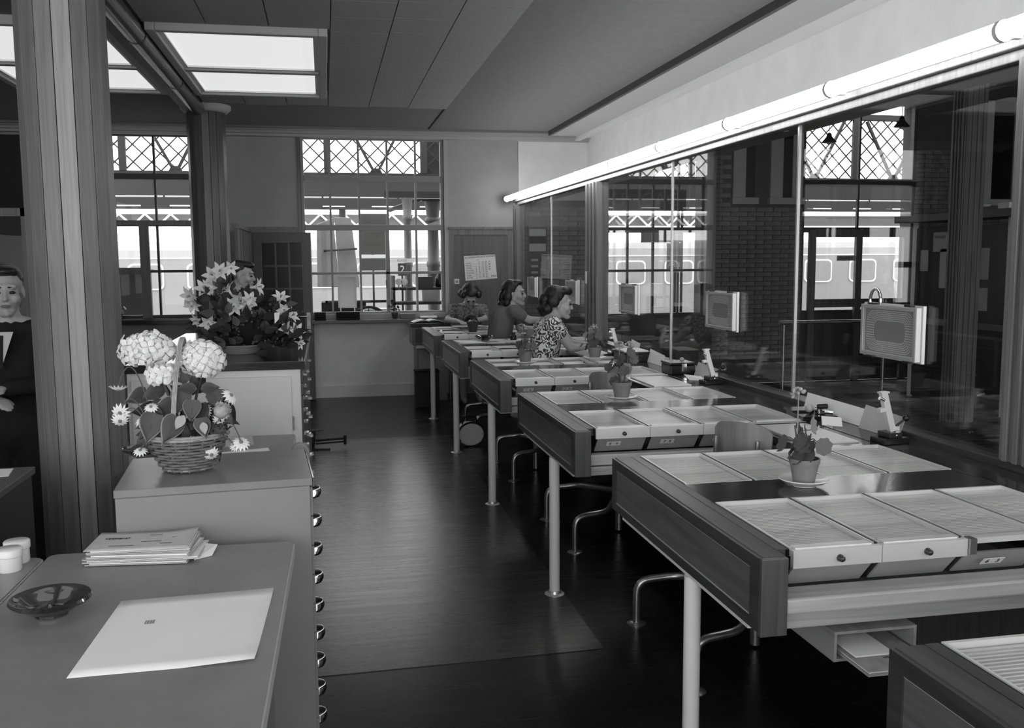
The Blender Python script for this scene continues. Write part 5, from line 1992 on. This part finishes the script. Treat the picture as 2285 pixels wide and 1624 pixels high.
# calendar and switch on the wood panel
t = thing('calendar', 'railway wall calendar of June 1954 on the wood panel', 'calendar', (0, 0, 0))
yk = FY - .016
c = [U(1034.7, 570.3, y=yk), U(1104.3, 566.3, y=yk), U(1109.5, 620.8, y=yk), U(1038.7, 626.4, y=yk)]
nv = Vector((0, -.002, 0))
MB().hexa([c[3], c[2], c[1], c[0]], [c[3] + nv, c[2] + nv, c[1] + nv, c[0] + nv]).build('sheet', paper, t)
ex = (c[2] - c[3]).normalized()
ez = (c[0] - c[3]).normalized()
Wc, Hc = (c[2] - c[3]).length, (c[0] - c[3]).length
MB().bar(c[0] + nv, c[1] + nv, .008, .005).build('hanging_strip', black_m, t)
up_ = Vector((0, -1, 0))


def ctext(s, u, v, size, al='CENTER', sx=1):
    text(s, size, 'lettering', ink, t, c[3] + ex * (Wc * u) + ez * (Hc * v) + nv * 1.3, ex, up_, al, sx=sx)


ctext('N.V. NEDERLANDSCHE SPOORWEGEN', .5, .90, .025, sx=.78)
ctext('JUNI', .42, .79, .012)
days = ['Zondag', 'Maandag', 'Dinsdag', 'Woensdag', 'Donderdag', 'Vrijdag', 'Zaterdag']
first = [6, 7, 1, 2, 3, 4, 5]
for r in range(7):
    v = .69 - .098 * r
    ctext(days[r], .05, v, .018, 'LEFT')
    cells = [first[r] + 7 * k_ for k_ in range(5) if first[r] + 7 * k_ <= 30]
    off = 1 if r < 2 else 0
    for k_, dnum in enumerate(cells):
        ctext(str(dnum), .36 + .105 * (k_ + off), v, .024)
    q = c[3] + ex * (Wc * .04) + ez * (Hc * (v - .05)) + nv * 1.2
    MB().bar(q, q + ex * Wc * .72, .0015, .001).build('rule_line', ink, t)
ctext('1954', .89, .10, .034)
p = U(1019, 628, y=FY - .012)
t = thing('wall_switch', 'square white wall switch left of the calendar', 'switch', (p.x, FY - .013, p.z))
B('plate', china, t, -.028, .028, -.012, 0, -.03, .03, bevel=.004)
MB().lathe([(.016, 0), (.016, .003), (.006, .005), (.006, .010), (0, .011)], n=18).build('rotary_knob', greyp, t, loc=(0, -.0122, 0)).rotation_euler = (math.pi / 2, 0, 0)

# =================================================================== STATION OUTSIDE THE WINDOWS
plat_m = mat('platform_paving', .12, .8, noise=(2, .2))
struct('floor_platform', MB().box(-14, 22, FY + .31, 24, -.45, -.35), plat_m)
struct('floor_track', MB().box(-20, 34, 24, 60, -1.5, -1.4), mat('track_bed', .12, .9, noise=(3, .3)))

# lattice girder of the platform roof
GY = 13.0
t = thing('roof_girder', 'dark iron roof girder with diamond lattice outside the windows', 'girder', (0, GY, 0))
B('bottom_chord', iron, t, -6, 12, -.05, .05, 2.60, 2.665)
B('plate_beam', mat('beam_paint', .045, .6), t, -6, 12, -.02, .10, 2.36, 2.595)
B('top_chord', iron, t, -6, 12, -.05, .05, 3.52, 3.60)
hL = 3.52 - 2.665
lat_me = MB().bar((0, 0, 0), (hL, 0, hL), .017, .010, (0, 1, 0)).mesh('lattice_bar', iron)
lat_me2 = MB().bar((0, .012, 0), (-hL, .012, hL), .017, .010, (0, 1, 0)).mesh('lattice_bar_b', iron)
x = -3.6
nl_ = 0
while x < 10.6:
    ob('lattice_bar', lat_me, t, loc=(x, 0, 2.665))
    ob('lattice_bar', lat_me2, t, loc=(x, 0, 2.665))
    nl_ += 2
    x += .223
for i in range(-3, 8):
    xp = .075 + 1.285 * i
    MB().box(xp - .045, xp + .045, -.06, -.01, 2.665, 3.52).build('girder_post', iron, t)
    xa = .715 + 1.285 * i
    for s_ in (-1, 1):
        MB().bar((xa + s_ * .03, -.03, 2.69), (xa + s_ * .46, -.03, 3.5), .035, .04, (0, 1, 0)).build('girder_strut', iron, t)
    MB().prism([(-.09, 0), (.09, 0), (.05, .07), (-.05, .07)], -.04, -.02, lambda u, v, w_, xa=xa: (xa + u, w_, 2.66 + v)).build('gusset_plate', iron, t)
t = thing('pipe_rail', 'pale pipe running below the roof girder', 'pipe', (0, 12.9, 2.335))
MB().tube([(-6, 0, 0), (12, 0, 0)], .011, 8).build('pipe', alu_l, t, smooth=True)
for i in range(-5, 12):
    B('pipe_clip', iron, t, i - .01, i + .01, -.012, .012, -.012, .024)
# dark roof board of the next platform roof and its bright truss
t = thing('platform_roof', 'dark far platform roof edge above the white truss', 'roof', (0, 20, 0))
B('fascia', mat('roof_dark', .02, .7), t, -12, 20, 0, .3, 2.56, 2.84)
B('roof_sheet', mat('roof_dark', .02, .7), t, -12, 20, .3, 4, 2.80, 2.86)
for i in range(26):
    B('daylight_dash', mat('painted_daylight', .7, .5), t, -9 + i * 1.0, -8.55 + i * 1.0, -.012, 0, 2.60, 2.625)  # pale strips on the fascia, painted as daylight through roof gaps
for x in (-9, 0.4, 9.6, 18):
    MB().tube([(x, .4, -.35), (x, .4, 2.8)], .07, 12).build('roof_column', iron, t, smooth=True)
t = thing('white_truss', 'white zigzag roof truss of the far platform', 'truss', (0, 27, 0))
B('top_chord', white_p, t, -14, 26, -.05, .05, 2.78, 2.84)
B('bottom_chord', white_p, t, -14, 26, -.05, .05, 2.42, 2.47)
dm1 = MB().bar((0, 0, 2.47), (.33, 0, 2.78), .05, .05, (0, 1, 0)).mesh('truss_bar', white_p)
dm2 = MB().bar((0, 0, 2.78), (.33, 0, 2.47), .05, .05, (0, 1, 0)).mesh('truss_bar_b', white_p)
for i in range(60):
    ob('truss_bar', dm1 if i % 2 else dm2, t, loc=(-8 + .33 * i * 1.5 * .667, 0, 0))
B('back_sheet', mat('truss_back_grey', .12, .8), t, -14, 26, .10, .14, 2.47, 2.78)  # plain grey sheet behind the truss bars
for x in (-12, -2, 8, 20):
    B('support', iron, t, x, x + .15, .15, .3, -1.4, 2.42)

# railway coach on the far track
t = thing('railway_coach', 'pale railway coach with rounded windows on the far track', 'train', (0, 31, 0))
coach = mat('coach_paint', .28, .45, noise=(1, .05))
prof = [(-.0, -.9), (0, 1.55), (.12, 1.85), (.5, 2.05), (1.4, 2.15), (2.3, 2.05), (2.7, 1.85), (2.8, 1.5), (2.8, -.9)]
MB().prism(prof, -16, 30, lambda u, v, w_: (w_, u, v)).build('coach_body', coach, t)
B('waist_stripe', alu_l, t, -16, 30, -.02, -.001, 1.58, 1.62)
rw = [(a * .48, b * .36) for a, b in rounded(-1, 1, -1, 1, .35)]
rwo = [(a * .53, b * .41) for a, b in rounded(-1, 1, -1, 1, .35)]
wf = MB().prism(rwo, -.04, -.002, lambda u, v, w_: (u, w_, v)).mesh('coach_window_frame', white_p)
wp = MB().prism(rw, -.05, -.041, lambda u, v, w_: (u, w_, v)).mesh('coach_window_pane', mat('coach_glass', .25, .12))
for i in range(24):
    f_ = ob('window_frame', wf, t, loc=(-14.2 + 1.75 * i, 0, 1.03))
    ob('window_pane', wp, f_)
B('underframe', black_m, t, -16, 30, .2, 2.6, -1.3, -.9)
for i in range(12):
    MB().tube([(-14 + i * 3.6, .1, -1.1), (-14 + i * 3.6, .25, -1.1)], .3, 16).build('wheel', black_m, t)

# cast iron columns, sign boards, cart near the windows
for x, y, r, lb_ in ((1.085, 12.5, .052, 'slim pale cast iron column outside the window'), (1.50, 13.2, .085, 'thick dark cast iron column outside the window')):
    t = thing('iron_column', lb_, 'column', (x, y, -.35))
    cm = mat('column_grey', .12, .5) if r < .06 else mat('column_grey_dark', .05, .5)
    MB().lathe([(r * 1.5, 0), (r * 1.5, .3), (r, .34), (r, 1.75), (r * 1.15, 1.77), (r * 1.15, 1.82), (r * .95, 1.84), (r * .9, 2.35), (r * 1.3, 2.38), (r * 1.3, 2.42),
                (r, 2.44), (r * 1.3, 2.62), (r * 1.4, 2.66), (0, 2.66)], n=20).build('shaft', cm, t, smooth=True)
    if r > .06:
        B('head_post', iron, t, -.16, .16, -.1, .1, 2.661, 3.9)
        MB().bar((-.15, -.1, 2.70), (-.62, -.25, 2.52), .05, .05).build('bracket', cm, t)
    else:
        B('bracket', iron, t, -.30, .45, -.05, .05, 2.661, 2.74)
sg = thing('direction_sign', 'platform direction board lettered Venlo, Arnhem and Hertogenbosch', 'sign', (.645, 12.45, 0))
sb = mat('sign_board', .045, .6)
sl_ = mat('sign_letter', .004, .6)
B('board', sb, sg, -.18, .18, -.012, .012, 1.93, 2.10)
B('board', sb, sg, -.175, .175, -.012, .012, 1.575, 1.925)
B('stripe', paper, sg, -.172, .172, -.012, .012, 1.53, 1.57)
B('board', sb, sg, -.172, .172, -.012, .012, 1.37, 1.525)
for s_, z_, sz in (('PAR. AF V', 2.00, .075), ('VENLO', 1.83, .06), ("'S HERTOGENBOSCH", 1.70, .047), ('RICHTING ARNHEM', 1.445, .047)):
    text(s_, sz, 'lettering', sl_, sg, (0, -.0125, z_), sx=.85)
MB().tube([(-.02, .03, -.35), (-.02, .03, 2.1)], .014, 8).build('post', iron, sg, smooth=True)
B('foot', iron, sg, -.12, .08, -.06, .12, -.35, -.32)

tp = thing('canvas_cover', 'pale canvas covered cart load outside the window', 'cart load', (0, 12.0, 0))
cvm = mat('canvas', .22, .8, noise=(3, .2))
for pts in (((708, 640), (757, 640), (744, 486), (706, 500)), ((758, 645), (803, 640), (783, 486), (746, 484))):
    q = [U(px, py, y=12.0) - Vector((0, 12.0, 0)) for px, py in pts]
    MB().hexa(q, [v + Vector((0, .12, 0)) for v in q]).build('canvas_side', cvm, tp, bevel=.01)
q0, q1 = U(722, 560, y=11.98) - Vector((0, 12, 0)), U(797, 555, y=11.98) - Vector((0, 12, 0))
MB().tube([q0, q1], .012, 8).build('rope', black_m, tp, smooth=True)
B('load_base', black_m, tp, -.05, .50, 0, .5, .70, .98)
for x in (0, .44):
    B('cart_leg', black_m, tp, x, x + .05, .05, .4, -.35, .70)

lc = thing('luggage_cart', 'dark luggage cart with spoked wheel outside the window', 'cart', (.45, 11.55, -.35))
B('deck', black_m, lc, -.45, .35, -.25, .25, 1.02, 1.10)
B('side_rail', black_m, lc, -.45, .35, -.25, -.22, 1.35, 1.38)
for x in (-.45, -.05, .33):
    B('stake', black_m, lc, x, x + .025, -.25, -.22, 1.10, 1.38)
mbw = MB().tube([(.05 + .24 * math.cos(2 * math.pi * i / 32), -.30, 1.06 + .24 * math.sin(2 * math.pi * i / 32)) for i in range(33)], .018, 8, False)
mbw.build('wheel_rim', black_m, lc, smooth=True)
mbs = MB()
for i in range(8):
    a = math.pi * i / 8
    mbs.bar((.05 - .23 * math.cos(a), -.30, 1.06 - .23 * math.sin(a)), (.05 + .23 * math.cos(a), -.30, 1.06 + .23 * math.sin(a)), .01, .01, (0, 1, 0))
mbs.build('wheel_spokes', black_m, lc)
for x in (-.4, .28):
    B('leg', black_m, lc, x, x + .05, -.2, .2, 0, 1.02)
B('parcel', paper2, lc, .0, .30, -.2, .1, 1.101, 1.27)

tr = thing('platform_trolley', 'platform trolley with jars and boxes outside right pane', 'trolley', (1.15, 11.9, -.35))
B('shelf', black_m, tr, -.33, .40, -.2, .2, 1.48, 1.51)
B('shelf', black_m, tr, -.33, .40, -.2, .2, 1.30, 1.33)
B('shelf', black_m, tr, -.33, .40, -.2, .2, .9, .94)
for x in (-.33, .37):
    B('upright', black_m, tr, x, x + .03, -.2, .2, 0, 1.66)
B('box', mat('box_dark', .03, .5), tr, -.02, .18, -.1, .1, 1.511, 1.64)
B('crate', greyp, tr, .06, .24, -.1, .1, 1.331, 1.479)
MB().lathe([(.05, 0), (.06, .02), (.06, .12), (.03, .16), (.03, .19), (0, .19)], (.28, 0, 1.511), 16).build('flask', black, tr, smooth=True)
for x in (-.24, -.17):
    MB().tube([(x, -.01, 1.58), (x, .01, 1.58)], .042, 20).build('disc', paper2, tr)
    MB().tube([(x, 0, 1.51), (x, 0, 1.54)], .006, 6).build('disc_pin', iron, tr)
ns = thing('number_sign', 'dark platform sign with white figure 2', 'sign', (.985, 12.25, 0))
B('plate', black_m, ns, -.055, .055, -.006, .006, 1.30, 1.46)
text('2', .13, 'numeral', paper, ns, (0, -.0065, 1.38))
B('post', iron, ns, -.012, .012, .007, .03, -.35, 1.46)
B('cap_board', alu_l, ns, -.15, .15, -.006, .006, 1.47, 1.52)
text('KLASSE', .04, 'lettering', ink, ns, (0, -.0065, 1.495))
kb = thing('dark_backdrop', 'dark kiosk wall added outside the window behind the columns', 'backdrop', (-2.45, 11.6, -.35))  # dark board added outside, in place of the dark reflection in the pane
B('backdrop_panel', mat('backdrop_dark', .02, .5), kb, -.5, .42, 0, .3, 0, 1.72)
B('backdrop_cap', iron, kb, -.52, .44, -.02, .32, 1.721, 1.76)

# pendant lamps of the hall and platform
for px, py, yy, lb_ in ((2012, 283, 8.6, 'black conical pendant lamp hanging high in the hall near door'), (1850, 318, 9.3, 'black conical pendant lamp before the lattice of the hall window')):
    q = U(px, py, y=yy)
    t = thing('pendant_lamp', lb_, 'lamp', (q.x, yy, q.z))
    MB().lathe([(.075, 0), (.078, .004), (.06, .022), (.055, .03), (.03, .06), (.022, .09), (.014, .10), (0, .10)], n=24).build('shade', black_m, t, smooth=True)
    MB().ell((0, 0, .0), (.028, .028, .022), 12, 8).build('bulb', mat('bulb_off', .5, .2), t, smooth=True)
    MB().tube([(0, 0, .10), (0, 0, 3.6 - q.z)], .004, 6).build('cord', black_m, t)

# =================================================================== HALL FITTINGS BEYOND THE GLASS
hw = mat('hall_dark_wood', .03, .4, grain='z', gscale=25, gamt=.3)
t = thing('notice_booth', 'dark wooden notice booth in the hall, white corner posts', 'booth', (6.2, 7.62, 0))
B('panel', hw, t, 0, .04, .05, 1.45, .35, 1.80)
B('panel_foot', hw, t, 0, .04, .05, 1.45, .02, .34)
B('shelf', mat('hall_shelf', .16, .5), t, -.16, .30, -.35, 1.62, 1.86, 1.93)
B('post', white_p, t, -.025, .025, .0, .05, 0, 1.86)
B('post', white_p, t, -.02, .02, 1.45, 1.49, 0, 1.86)
B('rail', mat('hall_shelf', .16, .5), t, -.03, .0, .05, 1.45, .80, .86)
B('side_panel', hw, t, .05, 1.6, .0, .03, 0, 1.80)
for yy, z0, wd, hh_ in ((1.30, 1.35, .13, .22), (.98, 1.18, .12, .40), (1.05, 1.55, .22, .20), (.42, 1.28, .22, .30), (.40, .98, .18, .22)):
    B('notice', paper2, t, -.006, -.001, yy - wd / 2, yy + wd / 2, z0, z0 + hh_)
text('WEEKKAART', .04, 'lettering', ink, t, (-.0068, 1.05, 1.70), (0, -1, 0), (-1, 0, 0), sx=.75)
t = thing('hall_post', 'fluted wooden post standing in the hall beyond the glass', 'post', (5.66, 7.58, 0))
mb = MB().box(-.11, .11, -.09, .09, 0, 3.6)
for i in range(4):
    mb.box(-.12, -.11, -.075 + i * .042, -.053 + i * .042, 0, 3.6)
    mb.box(-.10 + i * .055, -.07 + i * .055, -.10, -.09, 0, 3.6)
mb.build('shaft', wood_post, t, bevel=.003)
t = thing('shelf_papers', 'white papers and dark tray lying on the hall booth shelf', 'papers', (6.15, 7.75, 1.931))
B('tray', black, t, -.1, .1, -.12, .16, 0, .03)
B('paper', paper, t, -.14, .0, -.28, -.14, 0, .05)
B('paper', paper, t, -.1, .05, .2, .36, 0, .06)
t = thing('hall_barrier', 'metal barrier rail in the hall beyond the glass', 'barrier', (5.0, 8.6, 0))
MB().tube([(-.6, 0, .86), (.6, 0, .86)], .02, 10).build('rail', steel, t, smooth=True)
for x in (-.55, .55):
    MB().tube([(x, 0, 0), (x, 0, .84)], .018, 10).build('post', steel, t, smooth=True)
t = thing('price_board', 'tall notice strip of light and dark panels by the end post', 'notice', (2.36, FY - .03, 0))
B('backing', mat('notice_back', .06, .6), t, -.10, .12, 0, .012, 1.0, 1.98)
for z0, z1, m_ in ((1.76, 1.84, paper2), (1.68, 1.755, black_m), (1.59, 1.675, paper2)):
    B('panel', m_, t, -.09, .10, -.006, 0, z0, z1)
for k_ in range(4):
    B('label', paper2, t, -.07, .01, -.006, 0, 1.48 - k_ * .07, 1.505 - k_ * .07)
    B('label', black_m, t, .03, .08, -.006, 0, 1.47 - k_ * .07, 1.515 - k_ * .07)
t = thing('fascia_lettering', 'large dim sign letters on dark beam outside the hall window', 'sign', (3.75, FY + .9, 0))
B('board', mat('sign_dim', .03, .6), t, -.7, .75, 0, .03, 2.10, 2.36)
text('OLIER  CAC', .24, 'lettering', mat('sign_dim_letter', .075, .6), t, (.02, -.001, 2.23))
for x in (-.65, .7):
    B('standard', iron, t, x, x + .03, .031, .05, -.35, 2.36)
t = thing('hall_train_sign', 'dark destination board beyond hall window lettered Arnhem', 'sign', (4.3, FY + .8, 0))
B('board', sb, t, -.42, .10, 0, .02, 1.70, 1.86)
text("'S HERTOGENBOSCH", .05, 'lettering', sl_, t, (-.16, -.001, 1.78))
B('board', sb, t, -.08, .10, 0, .02, 1.35, 1.69)
text('ARN', .08, 'lettering', paper, t, (.01, -.001, 1.42))
B('post', iron, t, .02, .05, .021, .05, -.35, 1.86)
